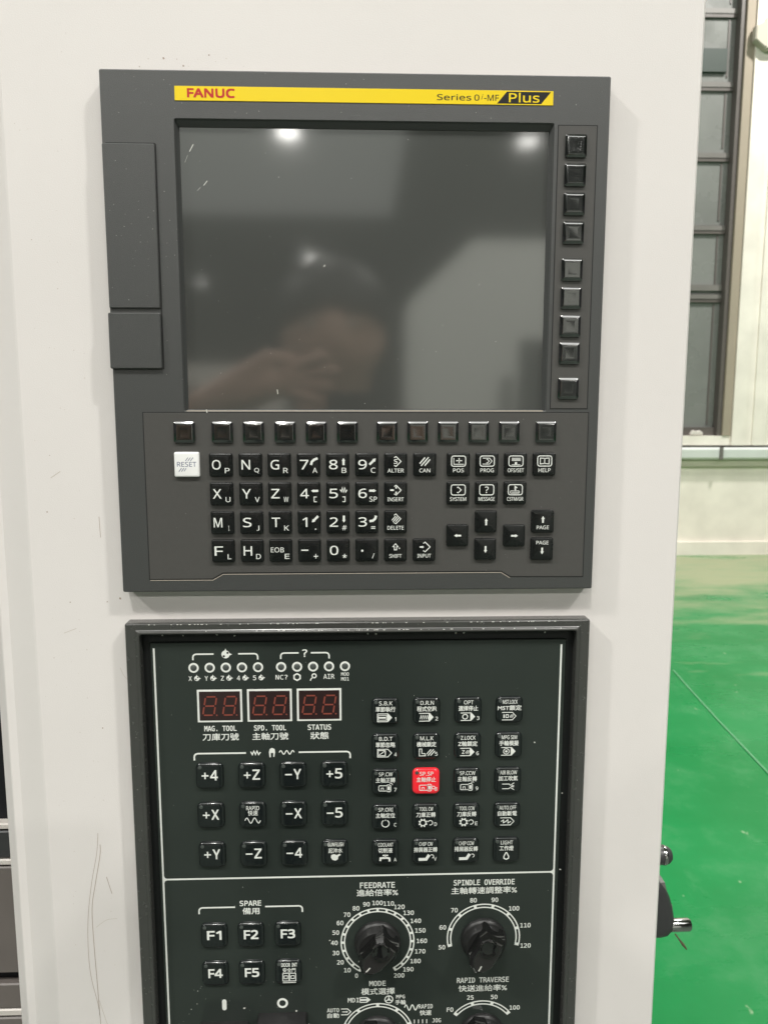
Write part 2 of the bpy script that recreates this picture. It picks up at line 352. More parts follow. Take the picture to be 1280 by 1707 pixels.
fill_glow = thing('softbox', 'added long glowing skylight strip in the roof above the aisle', 'softbox', (0, -3.6, 7.9))
b = MB(); b.box(-8, 8, -4.8, -2.6, 7.93, 7.96); part('panel', metres(b), M['fill_glow'], fill_glow, (0, 0, 0))  # glowing strip added to whiten the bevels of the keys
for y in (-4.9, -2.6): b = MB(); b.box(-8.1, 8.1, y, y + 0.1, 7.9, 7.99); part('surround', metres(b), M['ceil'], fill_glow, (0, 0, 0))
fill_glow2 = thing('softbox', 'added dim wide skylight in the roof far behind the photographer', 'softbox', (-4.0, -21, 7.9))
b = MB(); b.box(-9.5, 1.2, -27, -15.5, 7.93, 7.96); part('panel', metres(b), M['fill_glow_dim'], fill_glow2, (0, 0, 0))  # glowing panel added to lighten the reflection in the screen's upper left
for y in (-27.1, -15.5): b = MB(); b.box(-9.6, 1.3, y, y + 0.1, 7.9, 7.99); part('surround', metres(b), M['ceil'], fill_glow2, (0, 0, 0))
# lamps hanging from the roof
names = ['leftmost high bay lamp of the row above the panel', 'middle high bay lamp of the row above the panel', 'rightmost high bay lamp of the row above the panel',
         'left high bay lamp of the second row', 'middle high bay lamp of the second row', 'right high bay lamp of the second row',
         'left high bay lamp of the third row', 'right high bay lamp of the third row', 'right high bay lamp far down the hall', 'left high bay lamp far down the hall',
         'high bay lamp above the green floor by the window', 'high bay lamp behind the white cabinet']
hb = MB(); n = 24
hb.v = []; 
hb.loft([[(r * math.cos(2 * math.pi * i / n), r * math.sin(2 * math.pi * i / n), z) for i in range(n)] for r, z in ((150, 0), (160, 5), (120, 60), (60, 110), (50, 200))], False, True)
hbm = hb.mesh('housing', M['lampbody'], 40)
rd = MB(); rd.tube([(0, 0, 200), (0, 0, 455)], 8); rdm = rd.mesh('rod', M['lampbody'])
for (x, y, sh), nm in zip(LAMPS, names):
    t = thing('high_bay_lamp', nm, 'lamp', (x, y, 7.55), 'high bay lamps under the roof')
    link('housing', hbm, (x, y, 7.55), t); link('rod', rdm, (x, y, 7.55), t)
    l = bpy.data.lights.new('lamp_light', 'AREA'); l.shape = 'DISK'; l.size = 0.50; l.energy = LAMP_W * sh; l.color = (0.97, 0.95, 0.90)
    lo = bpy.data.objects.new('lamp_light', l); COL.objects.link(lo); lo.parent = t; lo.location = (0, 0, -0.02)

# white machine behind the photographer (seen only as a reflection in the display)
wm = thing('machining_centre', 'large white machine enclosure standing behind the photographer', 'machine', (2.4, -6.6, 0))
b = MB(); b.slab([(0.42, 0.0), (4.4, 0.0), (4.4, 2.8), (0.95, 2.8), (0.42, 2.3)], -6.0, -5.2, 0.0)
b.v = [(x, -6.0 - (d + 6.0), z) for x, d, z in b.v]
part('enclosure', metres(b), M['white_machine'], wm, (0, 0, 0))
b = MB(); b.box(1.35, 2.4, -5.998, -5.98, 0.95, 2.0); part('door_window', metres(b), M['dark_window'], wm, (0, 0, 0))
b = MB(); b.box(1.22, 1.26, -5.998, -5.93, 1.0, 1.7); part('door_handle', metres(b), M['fit'], wm, (0, 0, 0))
gm = thing('machine_tool', 'grey machine tool standing far behind the photographer', 'machine', (-3.2, -9, 0))
b = MB(); b.box(-5.5, -0.9, -10.2, -9, 0, 1.95); part('body', metres(b), M['steel_light'], gm, (0, 0, 0))
b = MB(); b.box(-4.2, -1.6, -8.998, -8.97, 0.9, 1.7); part('door', metres(b), M['steel'], gm, (0, 0, 0))

# ================================================================== machine side seen past the cabinet's left edge
ms = thing('machine_guard', 'dark machine side with pale horizontal bars at the photo\'s lower left edge', 'machine', W(-350, 160, -1000))
b = MB(); b.box(-700, -100, 169, 400, -1500, 500); part('dark_body', b, M['void'], ms)
for z0, z1, k in ((-547, -541, 'steel_light'), (-573, -548, 'fit'), (-580, -574, 'steel_light'), (-682, -581, 'steel'), (-716, -692, 'steel'), (-724, -717, 'steel_light'), (-780, -725, 'steel')):
    b = MB(); b.cap(-396, (z0 + z1) / 2, 600, z1 - z0 - 0.6, 1.2, [(0, 168.5), (0, 161.2), (1.0, 160)]); part('guard_bar' if z1 - z0 < 12 else 'guard_panel', b, M[k], ms, smooth=35)

# ================================================================== the white cabinet
cab = thing('control_cabinet', 'cream white sheet metal cabinet carrying the display unit and the key panel', 'cabinet', W(145, 130, -1100))
prof = [(347.3, 11.2), (346, 10), (-58.3, 10), (-59.8, 10.6), (-78.6, 21.4), (-79.6, 22), (-84.6, 22), (-85.6, 22.5), (-95, 33.4), (-95.4, 35), (-95.4, 150), (347.3, 150)]
b = MB(); b.loft([[(x, d, z) for x, d in prof] for z in (-1100, 420)], True, True)
part('sheet_metal_body', b, M['paint'], cab)
# scratches and specks on the paint left of the panels
def curve_pts(pts, n=10):
    out = []
    P = [pts[0]] + list(pts) + [pts[-1]]
    for i in range(1, len(P) - 2):
        for k in range(n):
            t = k / n; a, b_, c, e = (Vector(P[i - 1]), Vector(P[i]), Vector(P[i + 1]), Vector(P[i + 2]))
            out.append(tuple(0.5 * ((2 * b_) + (c - a) * t + (2 * a - 5 * b_ + 4 * c - e) * t * t + (3 * b_ - a - 3 * c + e) * t ** 3)))
    out.append(pts[-1]); return out
SCR = [([(-26.5, -464), (-28, -478), (-32.5, -500), (-36, -525), (-37, -549), (-36, -568), (-32.5, -588), (-31.5, -602), (-31.3, -640)], 0.42, 'scuff'),
       ([(-25.5, -472), (-26, -480), (-30, -500), (-33, -518), (-33, -545), (-32.2, -575), (-31.8, -596)], 0.6, 'scuff'),
       ([(-31.5, -585), (-27, -603), (-19, -630)], 0.35, 'scuff_light'),
       ([(-22.5, -495), (-21, -501), (-19.5, -507)], 0.55, 'scuff'),
       ([(-31, -531), (-24, -526), (-17, -525)], 0.25, 'scuff_light'),
       ([(-15.5, -255), (-15.2, -268)], 0.5, 'scuff'),
       ([(-43.5, -231), (-37.5, -227)], 0.5, 'scuff_light'), ([(-41, -329), (-33, -326)], 0.35, 'scuff_light'),
       ([(-7, -352), (-5, -357), (-2.5, -360)], 0.3, 'scuff_light')]
for pts, w, k in SCR:
    b = MB(); b.stroke(curve_pts(pts), w * 0.62, 9.94); part('scratch', b, M[k], cab)
b = MB()
def speck(b, x, z, r, d, m=0):
    k = random.randint(4, 6); a0 = random.random() * 6
    b.poly([(x + r * random.uniform(0.5, 1.3) * math.cos(a0 + 6.283 * i / k), z + r * random.uniform(0.5, 1.2) * math.sin(a0 + 6.283 * i / k)) for i in range(k)], d, m)
for i in range(75): speck(b, random.uniform(-55, -18), random.uniform(-600, 30), random.choice([0.15, 0.2, 0.22, 0.3]), 9.95, random.choice([0, 1, 1]))
for i in range(12): speck(b, random.uniform(2, 90), random.uniform(1.5, 16) ** 1.0, random.choice([0.2, 0.3, 0.4]), 9.95, random.choice([0, 1]))
for x, z, r in ((-5, -307, 0.9), (-36, -309, 0.5), (-13, -309, 0.5), (-20, -392, 0.5), (-48, -345, 0.3), (-47, -252, 0.5), (34, 10, 0.7), (45, 6, 0.6), (60, 12, 0.5)): speck(b, x, z, r, 9.95)
part('paint_specks', b, [M['scuff'], M['scuff_light']], cab, kind='stuff')

# ================================================================== display unit (bezel, screen, badge, keys)
du = thing('display_unit', 'charcoal display unit with dark blank screen and rows of black letter keys below it', 'control panel', W(145, 0, -300.5))
def ring_plate(b, out, hole, d0, d1, bev, ro=1.2, rh=1.0, hole_bev=0.6, seg=3, m=0):
    # flat frame: outer outline eased at the front, hole with its own eased lip
    ox = ((out[0] + out[1]) / 2, (out[2] + out[3]) / 2, out[1] - out[0], out[3] - out[2])
    hx = ((hole[0] + hole[1]) / 2, (hole[2] + hole[3]) / 2, hole[1] - hole[0], hole[3] - hole[2])
    rr = lambda q, i, r, d: [(x, d, z) for x, z in rrect(q[0], q[1], q[2] - 2 * i, q[3] - 2 * i, max(0.05, r - i), seg)]
    b.loft([rr(ox, 0, ro, d1), rr(ox, 0, ro, d0 + bev), rr(ox, bev * 0.35, ro, d0 + bev * 0.3), rr(ox, bev, ro, d0),
            rr(hx, -hole_bev, rh, d0), rr(hx, 0, rh, d0 + hole_bev), rr(hx, 0, rh, d1)], False, False, m)
b = MB(); ring_plate(b, (0, 290, -300.5, 0), (41.2, 257.6, -190.3, -26.2), 0.0, 10.0, 0.7, 1.0, 0.8, 0.5)
part('bezel', b, M['bezel'], du, smooth=12)
b = MB()                                                             # sloping inner lip of the screen opening
def rect(x0, x1, z0, z1, d): return [(x0, d, z0), (x1, d, z0), (x1, d, z1), (x0, d, z1)]
b.loft([rect(41.2, 257.6, -190.3, -26.2, 1.0), rect(42.9, 255.7, -189.4, -29.3, 3.4), rect(42.9, 255.7, -189.4, -29.3, 4.5)], False, False)
part('screen_surround', b, M['bezel'], du)
b = MB(); b.poly([(42.5, -189.9), (256.2, -189.9), (256.2, -29.0), (42.5, -29.0)], 3.9); b.add(rect(42.5, 256.2, -189.9, -29, 6), [(0, 1, 2, 3)])
part('screen', b, M['screen'], du)
# recessed key sheets with a dark groove round them
mdi = [(16.3, -190.9), (286.8, -190.9), (282.2, -293.2), (238.3, -292.7), (232.6, -289.2), (61.3, -289.2), (55.0, -292.9), (16.3, -292.9)]
strip = [(260, -26.7), (282.4, -26.7), (283.2, -189.2), (260.4, -189.2)]
mdi[1] = (284.2, -190.9); mdi[2] = (284.2, -293.0); strip = [(260, -26.7), (283.2, -26.7), (283.2, -189.2), (260, -189.2)]
for o in (mdi, strip):
    b = MB(); b.slab(o, -0.10, 0.4, 0.0); part('groove', b, M['groove'], du)
    b = MB(); b.slab(inset(ccw(o), 0.55), -0.22, 0.3, 0.1); part('key_sheet', b, M['sheet'], du)
b = MB(); b.stroke([(17, -293.2), (55, -293.3), (61.4, -289.7), (232.6, -289.7), (238.2, -293.2)], 0.32, -0.14); part('worn_edge', b, M['scuff_light'], du)
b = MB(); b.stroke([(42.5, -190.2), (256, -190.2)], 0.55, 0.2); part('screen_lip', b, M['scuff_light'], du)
# two slot covers on the left edge
b = MB(); b.cap(14.9, -85.4, 29.4, 91, 0.8, [(0, 6), (0, -0.9), (0.5, -1.3)]); part('slot_cover', b, M['bezel'], du, smooth=12, label='tall card slot cover')
b = MB()
b.loft([[(x, d, z) for x, z in rrect(14.5, -149.6, 30.2, 32, 0.8)] for d in (6, -1.6)] + [[(x, -2.1, z) for x, z in rrect(14.5, -149.6, 29.2, 31, 0.6)]], False, True)
part('slot_cover', b, M['bezel'], du, smooth=12, label='small square slot cover')
b = MB(); b.slab([(2, -39.2), (29.6, -39.2), (30.4, -40), (30.4, -165.8), (29.5, -165.8), (29.5, -40), (2, -39.8)], -0.06, 0.3, 0.0); part('groove', b, M['groove'], du)
# badge
b = MB(); b.slab([(41.8, -16.4), (256.8, -16.4), (256.8, -8.7), (41.8, -8.7)], -0.35, 0.1, 0.1); bd = part('badge', b, M['yellow'], du)
b = MB(); b.text('FANUC', 62.2, -12.35, 5.0, 26.8, -0.40, 0.065); part('lettering', b, M['red_ink'], bd)
b = MB(); b.text('Series', 199.8, -12.75, 3.3, 19.6, -0.40, 0.012); b.text('0', 212.8, -12.75, 3.3, 2.9, -0.40, 0.01)
sk = glyphs('i', 0.01); b.add([(215.9 + x * 4.6 + z * 1.2, -0.40, -12.3 + z * 4.6) for x, z in sk[0]], sk[1]); b.text('-MF', 221.2, -12.75, 3.3, 8.4, -0.40, 0.012)
b.poly([(224.4, -15.8), (249.8, -15.8), (255.4, -9.3), (230, -9.3)], -0.38)
part('lettering', b, M['black_ink'], bd)
b = MB(); b.text('Plus', 240, -12.45, 5.3, 17.6, -0.44, 0.02); part('lettering', b, M['yellow'], bd)

# --- keys of the display unit
def key_mesh(w, h, top, edge=((0.25, -1.75), (0.75, -2.0))):           # rounded base, eased edge, shallow pyramid dish
    b = MB(); b.cap(0, 0, w, h, 1.0, [(0, 0), (0, -1.2)] + list(edge) + top); return b
soft_m = key_mesh(12.5, 12.6, [(1.85, -2.15), (3.9, -2.02)], ((0.05, -1.2), (0.75, -1.64), (1.45, -2.02), (1.75, -2.14))).mesh('soft_key', M['soft_key'], 20)
mdi_m = key_mesh(13.9, 13.9, [(1.1, -2.02), (2.3, -2.42)]).mesh('letter_key', M['key'], 22)
arr_m = key_mesh(13.4, 13.4, [(0.9, -2.02), (4.0, -2.75)]).mesh('arrow_key', M['key'], 22)
rst_m = key_mesh(15.0, 15.0, [(1.1, -2.05)]).mesh('reset_key', M['white_key'], 22)
for x in (40.9, 63.4, 81.9, 100.7, 119.3, 137.9, 161.7, 180.1, 198.5, 217, 235.5, 257.9):
    link('soft_key', soft_m, W(x, -0.15, -202.9), du)
for z in (-38.5, -54.4, -70.6, -86.7, -107.6, -123.8, -140.1, -156, -176.8):
    link('soft_key', soft_m, W(270.6, -0.15, z), du)
LD = -2.46
def arrow(b, x, z, ang, ln, wd, hw, d=LD):
    a = R(ang); u = Vector((math.cos(a), math.sin(a))); v = Vector((-u.y, u.x)); hl = hw * 0.8
    P = [(-ln / 2, -wd / 2), (ln / 2 - hl, -wd / 2), (ln / 2 - hl, -hw / 2), (ln / 2, 0), (ln / 2 - hl, hw / 2), (ln / 2 - hl, wd / 2), (-ln / 2, wd / 2)]
    b.poly([(x + u.x * p + v.x * q, z + u.y * p + v.y * q) for p, q in P], d)
def frame_icon(b, z=2.0, w=8.6, h=6.2): b.stroke(rrect(0, z, w, h, 1.3), 0.55, LD, True)
def chevron(b, x, z, s, w=0.6): b.stroke([(x - s * 0.4, z + s * 0.75), (x, z + s), (x + s, z), (x, z - s), (x - s * 0.4, z - s * 0.75)], w, LD)
def hatch(b, x, z, s, n=3, d=LD):
    for k in range(n):
        o = (k - (n - 1) / 2) * s * 0.42; l = s * (1.0 if k == (n - 1) / 2 else 0.72)
        b.stroke([(x + o - l * 0.62, z - o * 0.4 - l * 0.72), (x + o + l * 0.62, z - o * 0.4 + l * 0.72)], s * 0.2, d)
def curl(b, x, z, s, up):
    c = [(x - s, z - s), (x - s * 0.75, z - s * 0.05), (x - 0.05 * s, z + s * 0.6), (x + s, z + s)] if up else [(x - s, z - s * 0.7), (x + 0.1 * s, z - 0.5 * s), (x + 0.75 * s, z + s * 0.1), (x + s, z + s)]
    b.stroke(c, s * 0.72, LD)
def legend(spec):
    b = MB(); k = spec[0]
    if k == 'AB':
        _, A, B, ic = spec
        thin = A in '-.'
        if A == '-': b.stroke([(-5, 0.3), (-0.6, 0.3)], 0.75, LD)
        elif A == '.': b.disc(-2.8, -0.2, 0.7, LD, 10)
        elif len(A) > 1: b.text(A, -1.9, 0.6, 3.1, 8.0, LD, 0.006)
        else: b.text(A, -2.5, 0.1, 5.8, 5.2 if A not in '1' else 3.0, LD, 0.010)
        wB = {'SP': 4.6, 'I': 0.5, 'J': 1.7, 'L': 2.3, '.': 0.6, '/': 1.5, '1': 1.2}.get(B, 2.9)
        if B == ',': b.disc(3.9, -4.2, 0.42, LD, 8)
        elif B == '*': b.text('*', 3.9, -3.4, 2.6, 2.7, LD, 0.012)
        elif B == '+': b.stroke([(2.5, -3.5), (5.3, -3.5)], 0.5, LD); b.stroke([(3.9, -4.9), (3.9, -2.1)], 0.5, LD - 0.01)
        elif B == '=': b.stroke([(2.6, -2.9), (5.2, -2.9)], 0.5, LD); b.stroke([(2.6, -3.9), (5.2, -3.9)], 0.5, LD)
        elif B in '[]':
            q = 1 if B == '[' else -1
            b.stroke([(3.8 + q * 1.0, -2.0), (3.8 - q * 0.6, -2.0), (3.8 - q * 0.6, -4.9), (3.8 + q * 1.0, -4.9)], 0.5, LD)
        else: b.text(B, 3.9, -3.4, 3.1, wB, LD, 0.006)
        x, z = 3.6, 1.9
        if ic == 'u': arrow(b, x, z, 90, 4.3, 1.35, 2.1)
        if ic == 'd': arrow(b, x, z, -90, 4.3, 1.35, 2.1)
        if ic == 'l': arrow(b, x, z - 0.2, 180, 4.3, 1.35, 1.9)
        if ic == 'r': arrow(b, x, z - 0.2, 0, 4.3, 1.35, 1.9)
        if ic == 'ne': arrow(b, x, z, 45, 5.4, 1.35, 2.3)
        if ic == 'sw': arrow(b, x, z, 225, 5.4, 1.35, 2.3)
        if ic == 'c': curl(b, x, z, 2.0, True)
        if ic == 'e': curl(b, x, z, 2.0, False)
        if ic == 'w': b.stroke([(1.5, 2.4), (2.3, 1.2), (2.8, 3.6), (3.5, 0.8), (4.2, 3.6), (4.8, 0.9), (5.6, 2.3)], 0.62, LD)
    else:
        t = spec[1]; w = {'CAN': 6.6, 'POS': 6.6, 'PROG': 8.2, 'HELP': 7.4, 'SHIFT': 7.6, 'INPUT': 8.4}.get(t, 9.9)
        b.text(t, 0, -3.6, 2.35, w, LD, 0.012)
        if k == 'alter': chevron(b, 0.2, 1.9, 3.0, 0.55); b.text('S', 0.0, 1.9, 2.8, 2.2, LD, 0.02)
        if k == 'can': hatch(b, 0, 1.8, 3.6)
        if k == 'insert': chevron(b, 0.3, 2.0, 3.0, 0.55); b.stroke([(0.3, 4.2), (0.3, 2.9)], 0.9, LD); b.stroke([(0.3, 1.1), (0.3, -0.2)], 0.9, LD); arrow(b, -2.0, 2.0, 0, 2.6, 1.0, 1.4)
        if k == 'delete': chevron(b, 0.2, 1.9, 3.0, 0.5); hatch(b, 0, 1.9, 2.6)
        if k == 'input': chevron(b, 0.6, 1.9, 3.0, 0.55); arrow(b, -1.4, 1.9, 0, 2.8, 0.9, 1.5)
        if k == 'shift':
            b.stroke([(-0.7, 0.2), (-0.7, 2.2), (-1.6, 2.2), (0, 4.0), (1.6, 2.2), (0.7, 2.2), (0.7, 0.2)], 0.5, LD, True); b.disc(2.4, 1.2, 0.4, LD, 8)
        if k in ('pos', 'prog', 'ofs', 'help', 'sys', 'msg', 'gr'): frame_icon(b)
        if k == 'pos': b.stroke([(-2.9, 4.0), (-2.9, 0.1), (3.4, 0.1)], 0.4, LD); b.stroke([(-1.5, 2.3), (2.1, 2.3)], 0.55, LD); b.stroke([(0.3, 0.7), (0.3, 3.9)], 0.55, LD)
        if k == 'prog': b.stroke([(-2.8, 3.8), (1.4, 3.8), (2.9, 2.0), (1.4, 0.2), (-2.8, 0.2)], 0.4, LD); chevron(b, 0.0, 2.0, 1.2, 0.4)
        if k == 'ofs':
            for q in (3.7, 3.0, 2.3): b.stroke([(-2.6, q), (2.9, q)], 0.38, LD)
            b.disc(0, 0.7, 0.8, LD, 10); b.stroke([(-2.6, -0.2), (2.6, -0.2)], 0.35, LD)
        if k == 'help':
            b.stroke([(-2.7, 3.8), (-2.7, 0.2), (0, 0.5), (2.7, 0.2), (2.7, 3.8), (0, 3.6)], 0.5, LD, True); b.stroke([(0, 3.6), (0, 0.4)], 0.5, LD)
        if k == 'sys': chevron(b, 0.0, 2.0, 1.8, 0.5)
        if k == 'msg': b.text('?', 0, 2.0, 4.0, 2.4, LD, 0.006)
        if k == 'gr':
            b.poly([(-0.5, 4.6), (1.4, 3.4), (-0.5, 2.2)], LD); b.stroke([(0.0, 2.4), (0.0, 1.0)], 0.9, LD)
            b.stroke(rrect(-0.3, 0.6, 5.4, 1.5, 0.4), 0.35, LD, True); b.stroke([(-2.3, 0.5), (2.2, 0.5)], 0.3, LD)
    return b
X8 = [62.05, 79.6, 96.9, 114.4, 131.9, 149.4, 166.9, 184.5]
XR = [204.9, 222.3, 239.8, 257.3]
ZR = [-222.3, -239.8, -257.3, -274.8]
ROWS = [[('AB', 'O', 'P', ''), ('AB', 'N', 'Q', ''), ('AB', 'G', 'R', ''), ('AB', '7', 'A', 'c'), ('AB', '8', 'B', 'u'), ('AB', '9', 'C', 'ne'), ('alter', 'ALTER'), ('can', 'CAN')],
        [('AB', 'X', 'U', ''), ('AB', 'Y', 'V', ''), ('AB', 'Z', 'W', ''), ('AB', '4', '[', 'l'), ('AB', '5', ']', 'w'), ('AB', '6', 'SP', 'r'), ('insert', 'INSERT')],
        [('AB', 'M', 'I', ''), ('AB', 'S', 'J', ''), ('AB', 'T', 'K', ''), ('AB', '1', ',', 'sw'), ('AB', '2', '#', 'd'), ('AB', '3', '=', 'e'), ('delete', 'DELETE')],
        [('AB', 'F', 'L', ''), ('AB', 'H', 'D', ''), ('AB', 'EOB', 'E', ''), ('AB', '-', '+', ''), ('AB', '0', '*', ''), ('AB', '.', '/', ''), ('shift', 'SHIFT'), ('input', 'INPUT')]]
def put_key(x, z, spec):
    loc = W(x, -0.15, z); k = link('letter_key', mdi_m, loc, du)
    link('legend', legend(spec).mesh('legend', M['white_ink']), loc, k)
for z, row in zip(ZR, ROWS):
    for x, sp in zip(X8, row): put_key(x, z, sp)
for x, sp in zip(XR, [('pos', 'POS'), ('prog', 'PROG'), ('ofs', 'OFS/SET'), ('help', 'HELP')]): put_key(x, ZR[0], sp)
for x, sp in zip(XR, [('sys', 'SYSTEM'), ('msg', 'MESSAGE'), ('gr', 'CSTM/GR')]): put_key(x, ZR[1], sp)
for x, z, a in ((204.9, -265.9, 180), (222.3, -257.4, 90), (222.2, -274.6, -90), (239.9, -266.2, 0)):
    loc = W(x, -0.15, z); k = link('arrow_key', arr_m, loc, du)
    b = MB(); arrow(b, 0, 0, a, 4.3, 1.1, 2.1, -2.79); link('legend', b.mesh('legend', M['white_ink']), loc, k)
for z, q in ((-257.4, 1), (-274.6, -1)):
    loc = W(257.3, -0.15, z); k = link('letter_key', mdi_m, loc, du)
    b = MB(); arrow(b, 0, 1.2 * q, 90 * q, 4.2, 1.1, 2.2); b.text('PAGE', 0, -3.7 if q > 0 else 4.0, 2.3, 7.6, LD, 0.012); link('legend', b.mesh('legend', M['white_ink']), loc, k)
loc = W(41.9, -0.15, -222.1); k = link('reset_key', rst_m, loc, du, 'white reset key')
b = MB(); b.text('RESET', 0, 0.2, 2.9, 11.4, -2.1, 0.0)
for o in (-1.5, 0.0, 1.5): b.stroke([(o - 3.2, -4.2), (o - 1.6, -2.0)] if o < 1 else [(o - 3.2, -4.0), (o - 1.9, -2.2)], 0.35, -2.1); b.stroke([(o + 0.8, 2.2), (o + 2.4, 4.2)], 0.35, -2.1)
link('legend', b.mesh('legend', M['blue_ink']), loc, k)
# dust on the display unit
b = MB()
for i in range(60): speck(b, random.uniform(2, 288), random.uniform(-25, -1), random.choice([0.08, 0.1, 0.14, 0.2]), -0.03)
for i in range(26): speck(b, random.uniform(2, 28), random.uniform(-129, -42), random.choice([0.12, 0.15, 0.2]), -1.34)
for i in range(14): speck(b, random.uniform(31, 41), random.uniform(-180, -30), random.choice([0.12, 0.18]), -0.03)
for i in range(34): speck(b, random.uniform(44, 254), random.uniform(-188, -31), random.choice([0.12, 0.15, 0.22]), 3.84)
for i in range(30): speck(b, random.uniform(18, 282), random.uniform(-291, -192), random.choice([0.1, 0.14]), -0.26)
b.stroke([(48.3, -42.5), (50.6, -38.5)], 0.5, 3.84); b.stroke([(45.5, -48.5), (47.2, -44.5)], 0.15, 3.84); b.stroke([(55.8, -61), (58, -58.4)], 0.4, 3.84); b.stroke([(52, -64), (54, -62)], 0.15, 3.84)
b.stroke([(124.5, -106), (125.4, -105)], 0.5, 3.84); b.stroke([(96, -177.5), (96.3, -180.2)], 0.5, 3.84); b.stroke([(54.2, -189.4), (54.6, -191.3)], 0.6, -0.3)
part('dust', b, M['dust'], du, kind='stuff')

# ================================================================== operator panel
FACE = MONO
op = thing('operator_panel', 'black framed machine key panel with white print, dials and one red lit key', 'control panel', W(145, 1, -690))
b = MB(); ring_plate(b, (-0.5, 290.2, -690, -320.5), (8.2, 281.8, -682, -327.2), 1.0, 10.0, 1.1, 1.6, 1.4, 0.9); part('frame', b, M['frame'], op, smooth=12)
b = MB()                                                             # half round bead along the opening
Q4 = lambda i, d: [(x, d, z) for x, z in rrect(145, -504.6, 274.4 - 2 * i, 355.4 - 2 * i, 1.6)]
b.loft([Q4(i, d) for i, d in ((-2.1, 1.1), (-1.9, 0.8), (-1.2, 0.40), (-0.4, 0.0), (0.0, -0.1), (0.5, 0.1), (0.75, 0.6), (0.75, 9.5))], False, False)
part('frame_bead', b, M['frame'], op, smooth=50)
b = MB(); ring_plate(b, (8.15, 281.85, -682, -327.25), (13.2, 276.8, -677, -334.6), 7.4, 9.0, 0.3, 1.2, 1.0, 0.3); part('gasket', b, M['gasket'], op)
PD = 6.0
b = MB(); b.cap(145, -505.8, 263.4, 342, 1.0, [(0, 9), (0, PD + 0.4), (0.4, PD)]); part('faceplate', b, M['plate'], op, smooth=30)
ID = PD - 0.05
def printed(b, name='printed_label', m='white_ink', label=None): return part(name, b, M[m], op, label=label)
b = MB()
for x in (15.6, 273.6): b.stroke([(x, -338.2), (x, -676)], 1.15, ID)
b.stroke([(15.6, -495.2), (273.6, -495.2)], 1.15, ID - 0.01)
for x, q in ((16.1, 1), (273.1, -1)):
    for s in (1, -1): b.poly([(x, -495.2 + s * 0.5), (x + q * 2.2, -495.2 + s * 0.5), (x + q * 0.7, -495.2 + s * 1.1), (x, -495.2 + s * 2.6)], ID - 0.02)
printed(b, 'printed_border')
# indicator row
def bracket(b, x0, x1, z0, z1, gap0, gap1, w=0.95, r=2.0):
    b.stroke([(x0, z0)] + [(x0 + r - r * math.cos(t), z1 - r + r * math.sin(t)) for t in (0, 0.5, 1.0, 1.57)] + [(gap0, z1)], w, ID)
    b.stroke([(gap1, z1)] + [(x1 - r + r * math.cos(t), z1 - r + r * math.sin(t)) for t in (1.57, 1.0, 0.5, 0)] + [(x1, z0)], w, ID)
def home(b, x, z, s):
    b.arc(x, z, 0, s, 0, 360, ID, 20)
    b.poly([(x - 0.25 * s, z + s * 0.9), (x + 0.25 * s, z + s * 0.9), (x, z + 1.5 * s)], ID - 0.005); b.poly([(x + s * 0.9, z - 0.3 * s), (x + s * 1.6, z), (x + s * 0.9, z + 0.3 * s)], ID - 0.006)
LX = [40.0 + 10.12 * i for i in range(5)] + [95.0 + 10.1 * i for i in range(5)]
led_m = MB(); led_m.arc(0, 0, 2.05, 3.25, 0, 360, 0, 28); led_m = led_m.mesh('indicator_ring', M['white_ink'])
lens_b = MB(); lens_b.revolve([(2.0, 0), (1.9, -0.25), (1.2, -0.5)], 0, 0, 18); lens_m = lens_b.mesh('lens', M['led'], 60)
for x in LX:
    loc = W(x, ID, -351.2); o = link('indicator_light', led_m, loc, op); link('lens', lens_m, loc, o)
b = MB(); bracket(b, 39.8, 80.4, -346.2, -342.3, 52.8, 68.2); bracket(b, 94.9, 125.4, -346, -342.1, 106.2, 113.9); b.text('?', 110.1, -342.3, 5.0, 3.2, ID, 0.02); home(b, 60.3, -342.6, 2.6); printed(b)
b = MB(); 
for x in (59.2, 61.6): b.disc(x, -343.8 if x < 60 else -341.6, 0.75, ID - 0.02, 10)
printed(b, 'printed_dots', 'black_ink')
b = MB(); bh = MB()
for x, t in zip(LX[:5], 'XYZ45'): 
    b.text(t, x - 2.3, -358.2, 3.1, 2.1, ID, 0.015); home(b, x + 1.8, -358.2, 1.65); bh.disc(x + 1.2, -358.8, 0.5, ID - 0.02, 8); bh.disc(x + 2.5, -357.5, 0.5, ID - 0.02, 8)
b.text('NC?', 95.2, -358.0, 3.1, 7.6, ID, 0.015); b.text('AIR', 125.2, -357.8, 3.2, 7.0, ID, 0.012); b.text('M00', 135.4, -356.4, 2.3, 5.0, ID, 0.015); b.text('M01', 135.4, -359.6, 2.3, 5.0, ID, 0.015)
b.stroke([(105 + 2.2 * math.sin(R(60 * i)), -358 + 2.2 * math.cos(R(60 * i))) for i in range(6)], 0.9, ID, True)
b.arc(115.8, -357.3, 0.9, 1.7, 0, 360, ID, 18); b.stroke([(115, -358.3), (113.8, -359.3), (113.4, -360.6)], 0.7, ID)
printed(b); printed(bh, 'printed_dots', 'black_ink')
